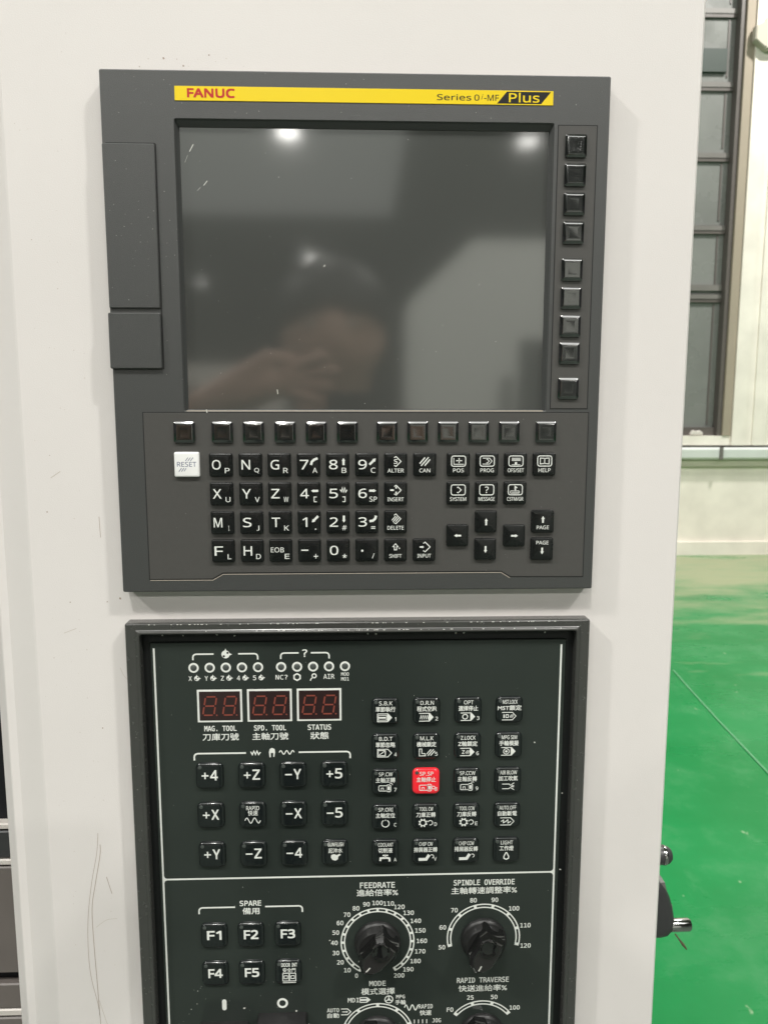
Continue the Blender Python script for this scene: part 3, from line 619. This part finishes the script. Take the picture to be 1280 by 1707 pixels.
# two digit displays
def digits(b, cx, cz):
    for ox in (-6.3, 6.3):
        h, w, sl = 6.1, 7.0, 0.17
        P = lambda u, v: (cx + ox + u * w / 2 + v * h * sl, cz + v * h)
        t = 0.95
        for (u0, v0, u1, v1) in ((-.8, 1, .8, 1), (-.8, 0, .8, 0), (-.8, -1, .8, -1), (-1, .12, -1, .88), (1, .12, 1, .88), (-1, -.88, -1, -.12), (1, -.88, 1, -.12)):
            b.stroke([P(u0, v0), P(u1, v1)], t, PD - 0.42)
        b.disc(cx + ox + 4.3, cz - h - 0.1, 0.55, PD - 0.42, 8)
for x, en, cj, we, wc in ((55.75, 'MAG. TOOL', '刀庫刀號', 20.5, 23.0), (87.3, 'SPD. TOOL', '主軸刀號', 20.5, 23.0), (118.8, 'STATUS', '狀態', 15.0, 11.6)):
    b = MB(); b.cap(x, -376.5, 25.8, 19.2, 0.3, [(0, PD), (0, PD - 0.3), (0.1, PD - 0.35)]); dd = part('digit_display', b, M['segwin'], op)
    b = MB(); digits(b, x, -376.4); part('segments', b, M['seg'], dd)
    b = MB(); ring_plate(b, (x - 14.2, x + 14.2, -387.3, -365.7), (x - 12.9, x + 12.9, -386.0, -367.0), PD - 0.15, PD, 0.05, 0.2, 0.2, 0.05); part('white_border', b, M['white_ink'], dd)
    b = MB(); b.text(en, x, -391.6, 3.7, we, ID, 0.028); b.text(cj, x, -397.3, 4.9, wc, ID, 0.018); printed(b)
# jog key bracket with its signs
b = MB(); bracket(b, 38.5, 138.4, -413, -408.4, 71.5, 105.3, 1.05, 2.2)
b.stroke([(74.6, -407.6), (75.6, -409.6), (76.6, -407.2), (77.6, -409.6), (78.6, -407.2), (79.6, -409.6), (80.8, -408)], 0.75, ID)
b.stroke([(92.8 + 9.6 * i / 24, -408.4 + 1.25 * math.sin(i / 24 * 6.283 * 2.5)) for i in range(25)], 0.65, ID)
b.poly([(86.6, -411.6), (86.2, -408), (86.8, -405.9), (88.2, -405.2), (89.9, -406), (90.2, -408.2), (89.6, -411.4), (88.9, -411.2), (89, -408.6), (87.4, -408.6), (87.4, -411.4)], ID)
printed(b)
# --- membrane keys
FACE = SANS
def dome_mesh(w, m, name):
    b = MB(); b.cap(0, 0, w, w, 3.4, [(0, 0), (0.1, -0.9), (0.5, -1.6), (1.2, -2.0), (2.2, -2.12), (4.5, -2.05)], seg=5); return b.mesh(name, m, 50)
dome_m = dome_mesh(17.6, M['cap'], 'membrane_key'); dome_red = dome_mesh(17.6, M['red_cap'], 'membrane_key')
dot_b = MB(); dot_b.revolve([(1.25, -1.95), (1.2, -2.2), (0.7, -2.3)], -6.0, 6.2, 12); dot_m = dot_b.mesh('key_led', M['led'], 50)
KD = -2.18
def wave(b, x0, x1, z, a, cyc, w): b.stroke([(x0 + (x1 - x0) * i / 30, z + a * math.sin(i / 30 * 6.283 * cyc)) for i in range(31)], w, KD)
def membrane(x, z, fill, red=False):
    loc = W(x, PD - 0.02, z); k = link('membrane_key', dome_red if red else dome_m, loc, op, 'red lit key' if red else None)
    link('key_led', dot_m, loc, k)
    b = MB(); fill(b); link('legend', b.mesh('legend', M['white_ink']), loc, k)
JX = [48.2, 75.1, 101.5, 128.0]; JZ = [-423.1, -450.1, -477.6]
def big(t):
    def f(b):
        b.text(t, 0.4, 0.8, 7.0 , 10.2 if len(t) == 2 else None, KD, 0.008)
    def g(b):                                                        # sign and letter set apart so that the sign keeps its height
        s, c = t[0], t[1]
        b.stroke([(-5.0, 0.6), (-0.6, 0.6)], 0.95, KD)
        if s == '+': b.stroke([(-2.8, -1.6), (-2.8, 2.8)], 0.95, KD - 0.01)
        b.text(c, 2.9, 0.9, 7.0, 4.9, KD, 0.03)
    return g if t[0] in '+-' else f
def rapid(b): b.text('RAPID', 0.2, 5.0, 2.9, 8.4, KD, 0.016); b.text('快速', 0.2, 1.6, 3.6, 6.4, KD, 0.016); wave(b, -5, 5, -3.6, 1.8, 2.0, 0.6)
def flush(b):
    b.text('GUN', -2.4, 6.2, 2.8, 4.4, KD, 0.03); b.text('FLUSH', 3.0, 6.2, 2.8, 5.6, KD, 0.03); b.text('起沖水', 0.4, 1.9, 3.6, 9.2, KD, 0.016)
    b.poly([(-2.4, -1.2), (-0.6, -0.6), (1.2, -1.3), (3.0, -0.4), (4.0, -1.2), (2.2, -2.4), (2.0, -4.2), (0.4, -5.2), (-1.6, -4.6), (-2.6, -3.0)], KD)
J = [['+4', '+Z', '-Y', '+5'], ['+X', 0, '-X', '-5'], ['+Y', '-Z', '-4', 1]]
for z, row in zip(JZ, J):
    for x, t in zip(JX, row): membrane(x, z, rapid if t == 0 else flush if t == 1 else big(t))
def ptag(b, x, z, w=8.0, h=5.2, closed=False, solid=True):           # tape shaped pointer icon
    P = [(x - w / 2, z + h / 2), (x + w / 2 - h * 0.45, z + h / 2), (x + w / 2, z), (x + w / 2 - h * 0.45, z - h / 2), (x - w / 2, z - h / 2)]
    b.stroke(P, 0.5, KD, closed)
    if solid: b.poly([(x + w / 2 - h * 0.55, z + h / 2), (x + w / 2, z), (x + w / 2 - h * 0.55, z - h / 2)], KD - 0.005)
def motor(b, ext):
    b.stroke(rrect(-1.8, -4, 5.0, 3.6, 0.6), 0.5, KD, True); b.stroke(rrect(2.1, -4, 2.7, 4.6, 0.8), 0.5, KD, True)
    b.stroke([(1.3, -4), (2.9, -4)], 2.6, KD); b.stroke([(-2.7, -5.2), (-2.7, -3.8), (-1.3, -3.8), (-1.3, -5.2)], 0.4, KD)
    if ext: b.arc(3.6, -1.4, 0.7, 1.1, -60 * ext, 120 * ext, KD, 8)
def gear(b, x, z):
    b.arc(x, z, 1.6, 2.3, 0, 360, KD, 20)
    for i in range(8): a = R(45 * i + 22); b.stroke([(x + 2.1 * math.sin(a), z + 2.1 * math.cos(a)), (x + 3.0 * math.sin(a), z + 3.0 * math.cos(a))], 0.9, KD - 0.004)
def conveyor(b, q):
    b.stroke([(-4.6, -5.2), (0.4, -5.2), (2.4, -2.0)], 2.0, KD); b.arc(4.2, -3.2, 0.9, 1.4, -40, 170, KD, 8)
def icon(b, k):
    z = -4.0
    if k == 'sbk': ptag(b, -0.6, z, 9, 5.2, True); b.stroke([(-4.2, z), (0.2, z)], 1.1, KD); b.stroke(rrect(-1.9, z, 5.2, 3.2, 0.2), 0.4, KD, True)
    if k == 'drn': ptag(b, -0.4, z, 9, 5.2); b.stroke([(-4.2 + 0.62 * i, z + (1.3 if i % 2 else -1.3)) for i in range(10)], 0.5, KD)
    if k == 'opt': ptag(b, -0.4, z, 9, 5.0); b.arc(-2.0, z, 1.3, 1.9, 0, 360, KD, 16)
    if k == 'mst': ptag(b, -0.4, z, 9, 5.0, False, False); b.stroke([(-3.6, z - 1.2), (-3.6, z + 1.2)], 0.8, KD); b.stroke(rrect(-1.6, z, 1.6, 2.0, 0.2), 0.5, KD, True); hatch(b, 1.4, z, 1.6, 3, KD)
    if k == 'bdt': ptag(b, -0.6, z, 9, 5.2, True, False); b.stroke(rrect(-2.4, z, 4.6, 3.6, 0.2), 0.6, KD, True); b.stroke([(-4, z - 1.2), (-0.6, z + 1.3)], 0.5, KD)
    if k == 'mlk': b.stroke([(-4.6, -1.6), (-3.0, -1.6), (-3.0, -4.6), (-0.8, -4.8), (-0.6, -6.2), (-4.6, -6.2)], 0.5, KD, True); hatch(b, 2.8, z, 3.0, 3, KD)
    if k == 'zlk': ptag(b, -0.4, z, 9, 5.0); b.text('Z', -2.8, z, 2.6, 1.8, KD, 0.02); hatch(b, 0.0, z, 1.7, 3, KD)
    if k == 'mpg': ptag(b, -0.4, z, 9, 5.2); b.arc(-1.6, z, 1.6, 2.1, 0, 360, KD, 16); b.disc(-1.6, z, 0.8, KD, 8)
    if k == 'cw': motor(b, 1)
    if k == 'ccw': motor(b, -1)
    if k == 'stop': motor(b, 0); b.arc(4.8, -4, 0.8, 1.2, 0, 360, KD, 12)
    if k == 'air':
        b.stroke([(-3.8, -2.4), (0.8, -2.4), (1.6, -3.4)], 0.5, KD); b.stroke([(-3.8, -5.6), (0.8, -5.6), (1.6, -4.6)], 0.5, KD)
        for s in (-1, -0.2, 0.2, 1): b.stroke([(2.0, -4 + s * 1.0), (4.0, -4 + s * 2.4)], 0.5, KD)
    if k == 'ori': b.arc(0, z, 2.1, 2.7, 28, 332, KD, 24); b.stroke([(0, -1.3), (0, -2.2)], 0.5, KD)
    if k in ('tcw', 'tccw'): gear(b, -1.9, z); b.arc(2.9, z, 1.3, 1.8, -70, 200, KD, 14)
    if k == 'off': ptag(b, 0, z, 9, 5.0, False, False); b.stroke([(-4, z), (-2.4, z + 1), (-2.4, z - 1), (-0.8, z), (0.4, z + 1.2), (0.6, z - 1.2), (2.4, z)], 0.55, KD)
    if k == 'tap': b.stroke([(-3.4, -5.8), (-3.2, -3.8), (0.6, -3.6), (2.6, -4.0), (2.8, -6.2)], 1.3, KD); b.stroke([(-1.8, -1.9), (1.8, -1.9)], 0.9, KD); b.stroke([(0, -2), (0, -3.4)], 0.8, KD)
    if k == 'conv': conveyor(b, 1)
    if k == 'drop': b.stroke([(-0.3, -1.6), (-1.6, -4.2), (-1.5, -5.6), (0, -6.3), (1.5, -5.6), (1.6, -4.2), (0.3, -1.6)], 0.75, KD, True)
GX = [161.1, 187.5, 214.2, 240.9]; GZ = [-381.0, -404.9, -429.0, -453.4, -477.9]
G = [[('S.B.K', '單節執行', 'sbk', '1', 8.6), ('D.R.N', '程式空跑', 'drn', '2', 8.6), ('OPT', '選擇停止', 'opt', '3', 6.2), ('MST.LOCK', 'MST鎖定', 'mst', '', 9.6)],
     [('B.D.T', '單節忽略', 'bdt', '4', 8.6), ('M.L.K', '機械鎖定', 'mlk', '5', 8.6), ('Z.LOCK', 'Z軸鎖定', 'zlk', '6', 9.6), ('MPG SIM', '手輪模擬', 'mpg', '', 10)],
     [('SP.CW', '主軸正轉', 'cw', '7', 9), ('SP.SP', '主軸停止', 'stop', '8', 9), ('SP.CCW', '主軸反轉', 'ccw', '9', 10), ('AIR BLOW', '加工吹氣', 'air', '', 11)],
     [('SP.ORI', '主軸定位', 'ori', 'C', 9.6), ('TOOL CW', '刀庫正轉', 'tcw', 'D', 9), ('TOOL CCW', '刀庫反轉', 'tccw', 'E', 10), ('AUTO.OFF', '自動斷電', 'off', '', 11)],
     [('COOLANT', '切削液', 'tap', 'A', 10), ('CHIP CW', '排屑器正轉', 'conv', 'V', 9), ('CHIP CCW', '排屑器反轉', 'conv', '', 10), ('LIGHT', '工作燈', 'drop', '', 8)]]
for z, row in zip(GZ, G):
    for x, (en, cj, ic, no, w) in zip(GX, row):
        def fill(b, en=en, cj=cj, ic=ic, no=no, w=w):
            b.text(en, 0.2, 5.6, 2.7, w, KD, 0.014); b.text(cj, 0, 1.6, 3.5, {3: 9.4, 5: 15.4}.get(len(cj), 12.6), KD, 0.02); icon(b, ic)
            if no: b.text(no, 6.4, -5.0, 2.5, 0.9 if no == '1' else 1.7, KD, 0.015)
        membrane(x, z, fill, en == 'SP.SP')
# spare keys
FACE = MONO
b = MB(); bracket(b, 38.1, 106.1, -520.4, -515.9, 61.8, 81.6, 1.05, 2.2); b.text('SPARE', 72.0, -513.3, 3.9, 14.2, ID, 0.028); b.text('備用', 72.2, -518.9, 4.8, 11.2, ID, 0.018); printed(b)
FACE = SANS
def fk(t): return lambda b: b.text(t, 0.2, 0.8, 6.6, 9.6, KD, 0.045)
def door(b):
    b.text('DOOR', -1.6, 5.8, 2.8, 6.0, KD, 0.03); b.text('INT', 4.2, 5.8, 2.8, 3.6, KD, 0.03); b.text('安全門', 0.6, 1.9, 3.4, 8.6, KD, 0.016)
    b.stroke(rrect(0.6, -3.2, 8.6, 5.6, 0.2), 0.55, KD, True); b.stroke([(0.6, -0.4), (0.6, -6)], 0.9, KD)
    for x in (-1.7, 2.9): b.stroke(rrect(x, -3.2, 2.2, 2.2, 0.2), 0.5, KD, True)
    b.stroke([(-3.8, -7.2), (5, -7.2)], 0.5, KD)
for x, t in ((47.8, 'F1'), (72.0, 'F2'), (96.3, 'F3')): membrane(x, -535.2, fk(t))
for x, t in ((47.8, 'F4'), (72.0, 'F5'), (96.3, '')): membrane(x, -562.9, fk(t) if t else door)
b = MB(); b.cap(52.8, -587.2, 3.0, 8.2, 1.5, [(0, ID), (0.05, ID - 0.03)]); b.arc(91.8, -587.0, 2.2, 3.7, 0, 360, ID, 28); printed(b)
# dials
FACE = MONO
def dial(cx, cz, a0, a1, n, labels, ro=24.8, ri=21.7, th=2.4, lr=28.2, hts=3.3, name='dial_scale'):
    b = MB(); seg = max(10, int((a1 - a0) / 5)); lw = 0.85
    b.arc(cx, cz, ro - lw, ro, a0, a1, ID, seg); b.arc(cx, cz, ri, ri + lw, a0, a1, ID, seg)
    for i in range(n + 1):
        a = a0 + (a1 - a0) * i / n; b.arc(cx, cz, ri + 0.1, ro - 0.1, a - th / 2 * 2.2, a + th / 2 * 2.2, ID - 0.006, 2)
    for i, t in enumerate(labels):
        if not t: continue
        a = R(a0 + (a1 - a0) * i / (len(labels) - 1)); k = lr + (1.3 * abs(math.sin(a)) if len(t) == 3 else 0) + (0.5 * abs(math.sin(a)) if len(t) == 2 else 0)
        b.text(t, cx + k * math.sin(a), cz + k * math.cos(a), hts, 2.0 * len(t) + 0.5 * (len(t) - 1) - 0.0, ID, 0.025)
    return printed(b, name)
dial(156, -543.4, -150, 150, 20, [str(10 * i) for i in range(21)], th=1.9, lr=28.4)
dial(227.2, -542.0, -103, 103, 7, [str(50 + 10 * i) for i in range(8)], th=2.2)
dial(227.2, -613.6, -50, 50, 3, ['F0', '25', '50', '100'])
dial(156, -613.6, -136, 136, 8, [''] * 9)
b = MB(); b.text('FEEDRATE', 155.9, -502.2, 4.1, 23.2, ID, 0.028); b.text('進給倍率%', 155.9, -507.6, 5.0, 27.5, ID, 0.016); printed(b)
b = MB(); b.text('SPINDLE OVERRIDE', 227.0, -501.7, 4.1, 40.8, ID, 0.028); b.text('主軸轉速調整率%', 227.1, -507.5, 5.0, 44.0, ID, 0.016); printed(b)
b = MB(); b.text('RAPID TRAVERSE', 227.4, -573.4, 4.0, 35.4, ID, 0.028); b.text('快送進給率%', 227.4, -579.5, 4.9, 33.2, ID, 0.016); printed(b)
b = MB(); b.text('MODE', 155.9, -574.1, 3.9, 11.2, ID, 0.028); b.text('模式選擇', 156.2, -580, 5.0, 22.6, ID, 0.016); printed(b)
b = MB(); KD = ID
b.text('MDI', 139.6, -586.2, 3.3, 7.6, ID, 0.014); b.stroke(rrect(146.4, -586.2, 4.6, 3.6, 0.3), 0.6, ID, True); b.stroke([(144.4, -586.2), (148.4, -586.2)], 1.4, ID); b.poly([(148.8, -584.1), (151.3, -586.2), (148.8, -588.3)], ID)
b.arc(163.6, -586.3, 2.3, 3.0, 0, 360, ID, 24); b.disc(163.6, -586.3, 0.9, ID, 10)
for i in range(3): a = R(120 * i); b.stroke([(163.6, -586.3), (163.6 + 2.4 * math.sin(a), -586.3 + 2.4 * math.cos(a))], 0.7, ID - 0.004)
b.text('MPG', 171.5, -584.4, 2.7, 6.0, ID, 0.02); b.text('手輪', 171.5, -588.6, 3.6, 7.2, ID, 0.018)
b.text('AUTO', 125.8, -593.4, 3.0, 8.2, ID, 0.014); b.text('自動', 125.9, -597.4, 3.6, 8.0, ID, 0.018)
b.stroke([(131.2, -592.6), (135.6, -592.6), (137.8, -594.8), (135.6, -597.0), (131.2, -597.0)], 0.65, ID); arrow(b, 134.0, -594.8, 0, 4.0, 0.6, 1.6, ID)
wave(b, 174.2, 183.6, -592.8, 2.0, 2.2, 0.7)
b.text('RAPID', 188.6, -592.2, 3.2, 9.6, ID, 0.014); b.text('快速', 188.6, -597, 4.0, 8.0, ID, 0.018)
b.text('JOG', 196.2, -603.0, 3.2, 6.0, ID, 0.014)
for q in range(4): b.stroke([(181 + q * 2.8, -602), (181 + q * 2.8, -605)], 0.6, ID)
printed(b)
# knobs: skirt, drum and a bevelled grip bar that points to the set value
def knob(cx, cz, ang, label):
    loc = W(cx, PD, cz)
    b = MB(); b.revolve([(15.4, 0), (15.4, -1.4), (14.8, -2.4), (13.9, -3.2), (13.3, -7.5), (12.6, -8.6)], 0, 0, 40)
    k = link('rotary_knob', b.mesh('rotary_knob', M['knob_matte'], 35), loc, op, label)
    a = R(ang); u = Vector((math.sin(a), math.cos(a))); v = Vector((u.y, -u.x))
    Q = lambda p, q: (u.x * p + v.x * q, u.y * p + v.y * q)
    def sec(L0, L1, w, wt, nl): return [Q(-L0, -w * 0.75), Q(-L0, w * 0.75), Q(-L0 * 0.6, w), Q(L1 * 0.55, w), Q(L1, wt), Q(L1 + nl, 0), Q(L1, -wt), Q(L1 * 0.55, -w), Q(-L0 * 0.6, -w)]
    b = MB(); R3 = lambda pts, d: [(x, d, z) for x, z in pts]
    b.loft([R3(sec(13.2, 13.2, 9.6, 6.0, 3.4), -3.0), R3(sec(12.8, 12.9, 9.0, 5.6, 3.2), -13.2), R3(sec(11.0, 11.4, 7.0, 4.2, 2.4), -16.2), R3(sec(10.2, 10.8, 6.2, 3.6, 2.2), -16.6)], False, True)
    top = R3(sec(10.2, 10.8, 6.2, 3.6, 2.2), -16.6); b.f.pop(); b.m.pop()
    b.add(top, [tuple(range(len(top)))], 1)
    link('grip', b.mesh('grip', [M['knob_gloss'], M['grip_top']], 18), loc, k)
    b = MB()                                                         # scooped finger recess on the side of the grip
    c = Q(-5.2, 2.2); b.revolve([(6.4, -16.5), (6.1, -17.9), (5.7, -18.1), (4.4, -16.85), (2.6, -16.68), (0.4, -16.64)], c[0], c[1], 11)
    link('finger_recess', b.mesh('finger_recess', M['knob_gloss'], 25), loc, k)
    b = MB(); b.stroke([Q(8.0, 0), Q(12.0, 0)], 0.9, -16.66); link('pointer_line', b.mesh('pointer_line', M['dust']), loc, k)
knob(156, -543.4, 222, 'rotary knob with grip turned to the lower left')
knob(227.2, -543.0, 208, 'rotary knob with faceted grip turned downwards')
knob(156, -613.6, -30, None); knob(227.2, -613.6, -20, None)
# power buttons at the bottom
for x, dp, zc in ((91.8, -14, -610.5), (52.8, -14, -616)):
    b = MB(); b.cap(x, zc, 33, 33, 1.5, [(0, PD), (0, dp + 1.5), (0.5, dp + 0.4), (1.5, dp)], seg=3); part('power_button', b, M['knob_matte'], op, smooth=35)
# dust on the panel
b = MB()
for i in range(60): speck(b, random.uniform(16, 272), random.uniform(-640, -337), random.choice([0.1, 0.14, 0.2]), ID - 0.02)
for i in range(30): speck(b, random.uniform(30, 110), random.uniform(-604, -570), random.choice([0.15, 0.2, 0.35]), ID - 0.02)
for i in range(60): speck(b, random.choice([random.uniform(1, 8), random.uniform(283, 289)]), random.uniform(-650, -322), random.choice([0.1, 0.15, 0.2]), 0.95)
for x in (21, 34, 55, 66, 150, 155, 206, 211, 263): speck(b, x, -330.3 + random.uniform(-0.6, 0.6), 0.7, 7.0)
for x, z, r in ((66, -590, 0.9), (101, -593, 1.0), (258, -404, 0.7), (124, -541.5, 0.6), (277.5, -493, 0.8), (277, -439, 0.5)): speck(b, x, z, r, ID - 0.03 if x < 274 else 5.0)
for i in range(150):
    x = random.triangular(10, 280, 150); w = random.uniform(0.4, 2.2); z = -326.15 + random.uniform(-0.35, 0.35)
    b.add([(x, 0.36, z + 0.22), (x + w, 0.36, z + 0.2), (x + w * 0.9, 0.22, z - 0.12), (x + w * 0.1, 0.2, z - 0.1)], [(0, 1, 2, 3)])  # dust flecks that also paint in the bead's bright highlight
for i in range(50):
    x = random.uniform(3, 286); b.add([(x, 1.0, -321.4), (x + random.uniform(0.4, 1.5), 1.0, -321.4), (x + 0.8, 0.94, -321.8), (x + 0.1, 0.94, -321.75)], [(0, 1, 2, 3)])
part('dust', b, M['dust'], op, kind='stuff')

# ================================================================== two fittings on the cabinet's right side
f1 = thing('cabinet_protrusion', 'small black rounded bumper on the cabinet\'s right side, above the chrome stub fitting', 'protrusion', W(347.3, 100, -544))  # rounded black cap; its use is not known
b = MB()
def lathe_x(b, prof, d, z, n=20, m=0): b.loft([[(x, d + r * math.cos(2 * math.pi * i / n), z + r * math.sin(2 * math.pi * i / n)) for i in range(n)] for x, r in prof], True, True, m)
lathe_x(b, [(347.4, 7.4), (385, 7.4), (391, 6.8), (393.4, 4.6)], 100, -544); part('cap', b, M['fit'], f1, smooth=40)
b = MB(); lathe_x(b, [(386, 7.6), (386.6, 7.8), (388.4, 7.8), (389, 7.5)], 100, -544); part('ring', b, M['chrome'], f1, smooth=40)
f2 = thing('side_fitting', 'black half round fitting with short chrome stub on the cabinet\'s right side', 'fitting', W(347.3, 100, -590))
b = MB()
P = [(347.4, -560), (380, -563), (386, -566.5), (390.2, -572), (393.5, -579), (396.2, -587.5), (397.9, -597), (398.3, -604), (397.2, -609), (394, -612.6), (388, -614), (347.4, -614)]
b.loft([[(x if x < 350 else 347.4 + (x - 347.4) * k, d, -588 + (z + 588) * k) for x, z in P] for d, k in ((93, 0.84), (95, 0.96), (98, 1.0), (112, 1.0), (116, 0.96), (119, 0.84))], True, True)
part('housing', b, M['fit'], f2, smooth=40)
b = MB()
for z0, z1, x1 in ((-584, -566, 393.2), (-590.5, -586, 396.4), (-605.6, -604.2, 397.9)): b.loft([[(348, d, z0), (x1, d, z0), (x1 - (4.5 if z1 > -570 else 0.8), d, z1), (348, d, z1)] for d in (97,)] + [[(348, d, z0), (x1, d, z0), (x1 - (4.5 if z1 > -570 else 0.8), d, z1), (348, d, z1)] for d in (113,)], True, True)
part('lit_band', b, M['fit_grey'], f2)  # paler bands paint in the light from above; the lowest is a ring line
b = MB(); lathe_x(b, [(396, 5.2), (411, 5.2), (412.6, 4.2)], 100, -605.5); part('stub', b, M['chrome'], f2, smooth=40)
b = MB(); b.tube([(398, 94, -609), (401, 93, -613), (404, 92, -617), (407, 91.5, -621)], [0.6, 0.6, 1.2, 0.5]); part('wire_tail', b, M['brown'], f2, smooth=50)

# ================================================================== photographer (seen only as a reflection in the dark screen)
pr = thing('person', 'person in a dark shirt holding up a phone with both hands, facing the panel', 'person', (-0.04, -0.86, 0))
V = []; E = []; Rd = []; SHIRT = set(); LEGS = set()
def node(p, r, par=None):
    V.append(p); Rd.append(r)
    if par is not None: E.append((par, len(V) - 1))
    return len(V) - 1
pel = node((-0.04, -0.87, 0.93), 0.135)
ab = node((-0.04, -0.87, 1.08), 0.125, pel); ch = node((-0.04, -0.87, 1.24), 0.135, ab); ub = node((-0.04, -0.87, 1.36), 0.095, ch)
nk = node((-0.04, -0.855, 1.44), 0.052, ub); jw = node((-0.04, -0.83, 1.505), 0.066, nk); hd = node((-0.04, -0.83, 1.575), 0.082, jw); tp = node((-0.04, -0.835, 1.64), 0.062, hd)
ns_ = node((-0.04, -0.742, 1.555), 0.012, hd)
for s in (-1, 1): node((-0.04 + s * 0.088, -0.84, 1.565), 0.012, hd)
for s, el, wr, palm, tips in ((-1, (-0.37, -0.68, 1.27), (-0.205, -0.545, 1.445), (-0.13, -0.505, 1.475), [(-0.035, -0.486, 1.512), (-0.022, -0.488, 1.494), (-0.03, -0.49, 1.474), (-0.045, -0.492, 1.456)]),
                          (1, (0.27, -0.70, 1.17), (0.135, -0.565, 1.36), (0.085, -0.52, 1.385), [(0.035, -0.488, 1.42), (0.03, -0.49, 1.402), (0.03, -0.492, 1.385), (0.035, -0.495, 1.37)])):
    sh = node((-0.04 + s * 0.165, -0.875, 1.375), 0.068, ub)
    e = node(el, 0.046, sh); SHIRT |= {sh, e}; w_ = node(wr, 0.029, e); pm = node(palm, 0.033, w_)
    for t in tips:
        k = node(tuple(palm[i] * 0.45 + t[i] * 0.55 + (0, -0.006, 0.004)[i] for i in range(3)), 0.0098, pm); node(t, 0.0085, k)
    th = node((palm[0] - s * 0.02, palm[1] + 0.005, palm[2] + 0.035), 0.012, pm); node((palm[0] - s * 0.055, palm[1] + 0.0, palm[2] + 0.03), 0.010, th)
    hp = node((-0.04 + s * 0.095, -0.87, 0.86), 0.092, pel); kn = node((-0.04 + s * 0.115, -0.85, 0.49), 0.062, hp); an = node((-0.04 + s * 0.12, -0.87, 0.09), 0.042, kn); ft = node((-0.04 + s * 0.135, -0.72, 0.045), 0.038, an); LEGS |= {hp, kn, an, ft}
me = bpy.data.meshes.new('body'); me.from_pydata([Vector(v) - Vector((-0.04, -0.86, 0)) for v in V], E, [])
tmp = bpy.data.objects.new('body', me); COL.objects.link(tmp)
sk = tmp.modifiers.new('skin', 'SKIN')
for i, d in enumerate(me.skin_vertices[0].data): d.radius = (Rd[i], Rd[i]); d.use_root = (i == 0)
sb = tmp.modifiers.new('sub', 'SUBSURF'); sb.levels = 2
dg = bpy.context.evaluated_depsgraph_get(); bm_ = bpy.data.meshes.new_from_object(tmp.evaluated_get(dg)); bpy.data.objects.remove(tmp)
for k in ('skin', 'shirt', 'trousers'): bm_.materials.append(M[k])
TOR = {pel: 2, ab: 1, ch: 1, ub: 1}
def seg_class(a_, b_):
    if b_ in TOR: return TOR[b_]
    if b_ in SHIRT: return 1
    if b_ in LEGS: return 2
    return 0
OFFS = Vector((-0.04, -0.86, 0)); SEG = [(Vector(V[a_]) - OFFS, Vector(V[b_]) - OFFS, seg_class(a_, b_), (Rd[a_] + Rd[b_]) / 2) for a_, b_ in E]
def near(c):
    best = None
    for A, B, k, r in SEG:
        t = max(0, min(1, (c - A).dot(B - A) / max(1e-9, (B - A).length_squared))); dd = (c - (A + (B - A) * t)).length - r
        if best is None or dd < best[0]: best = (dd, k)
    return best[1]
for p in bm_.polygons:
    p.use_smooth = True; p.material_index = near(p.center)
link('body', bm_, (-0.04, -0.86, 0), pr)
b = MB(); n = 28; rings = []
for j in range(9):                                                   # hair: short fringe in front, down to the nape behind
    ring = []
    for i in range(n):
        a = 2 * math.pi * i / n; f = 0.5 + 0.5 * math.sin(a)           # 1 = front
        t = j / 8 * (1.85 - 0.45 * f ** 1.5); rr = math.sin(t); k = 1 + 0.035 * noise.noise((math.cos(a) * 3, math.sin(a) * 3, j * 0.9))
        ring.append((-40 + 95 * rr * math.cos(a) * k, -842 + 98 * rr * math.sin(a) * k, 1597 + 98 * math.cos(t) * k))
    rings.append(ring)
b.loft(rings[::-1], False, True); part('hair', b, M['hair'], pr, (0, 0, 0), smooth=60)
b = MB(); b.stroke([(-54, 1527), (-40, 1525), (-26, 1527)], 5, -757); part('mouth', b, M['lips'], pr, (0, 0, 0))
for s in (-1, 1):
    b = MB(); b.stroke([(-40 + s * 46, 1593), (-40 + s * 32, 1597), (-40 + s * 18, 1594)], 6, -752); part('eyebrow', b, M['hair'], pr, (0, 0, 0))
for s in (-1, 1):
    b = MB(); b.loft([[(-40 + s * 32 + 11 * rr * math.cos(2 * math.pi * i / 12), -757 + dd, 1578 + 5 * rr * math.sin(2 * math.pi * i / 12)) for i in range(12)] for rr, dd in ((1, -8), (0.8, 0), (0.4, 2))], False, True); part('eye', b, M['eye'], pr, (0, 0, 0))
ph = thing('phone', 'black phone held upright in front of the person', 'phone', (-0.002, -0.482, 1.31))
b = MB(); b.cap(-2, 1392, 74, 152, 9, [(0, -484), (0, -478), (1, -476.5)], seg=4, cap0=True); part('case', b, M['phone'], ph, (0, 0, 0), smooth=35)
b = MB(); b.revolve([(7, -476.5), (7, -474.5), (6, -474)], 14, 1447, 18); part('lens', b, M['dark_window'], ph, (0, 0, 0), smooth=40)
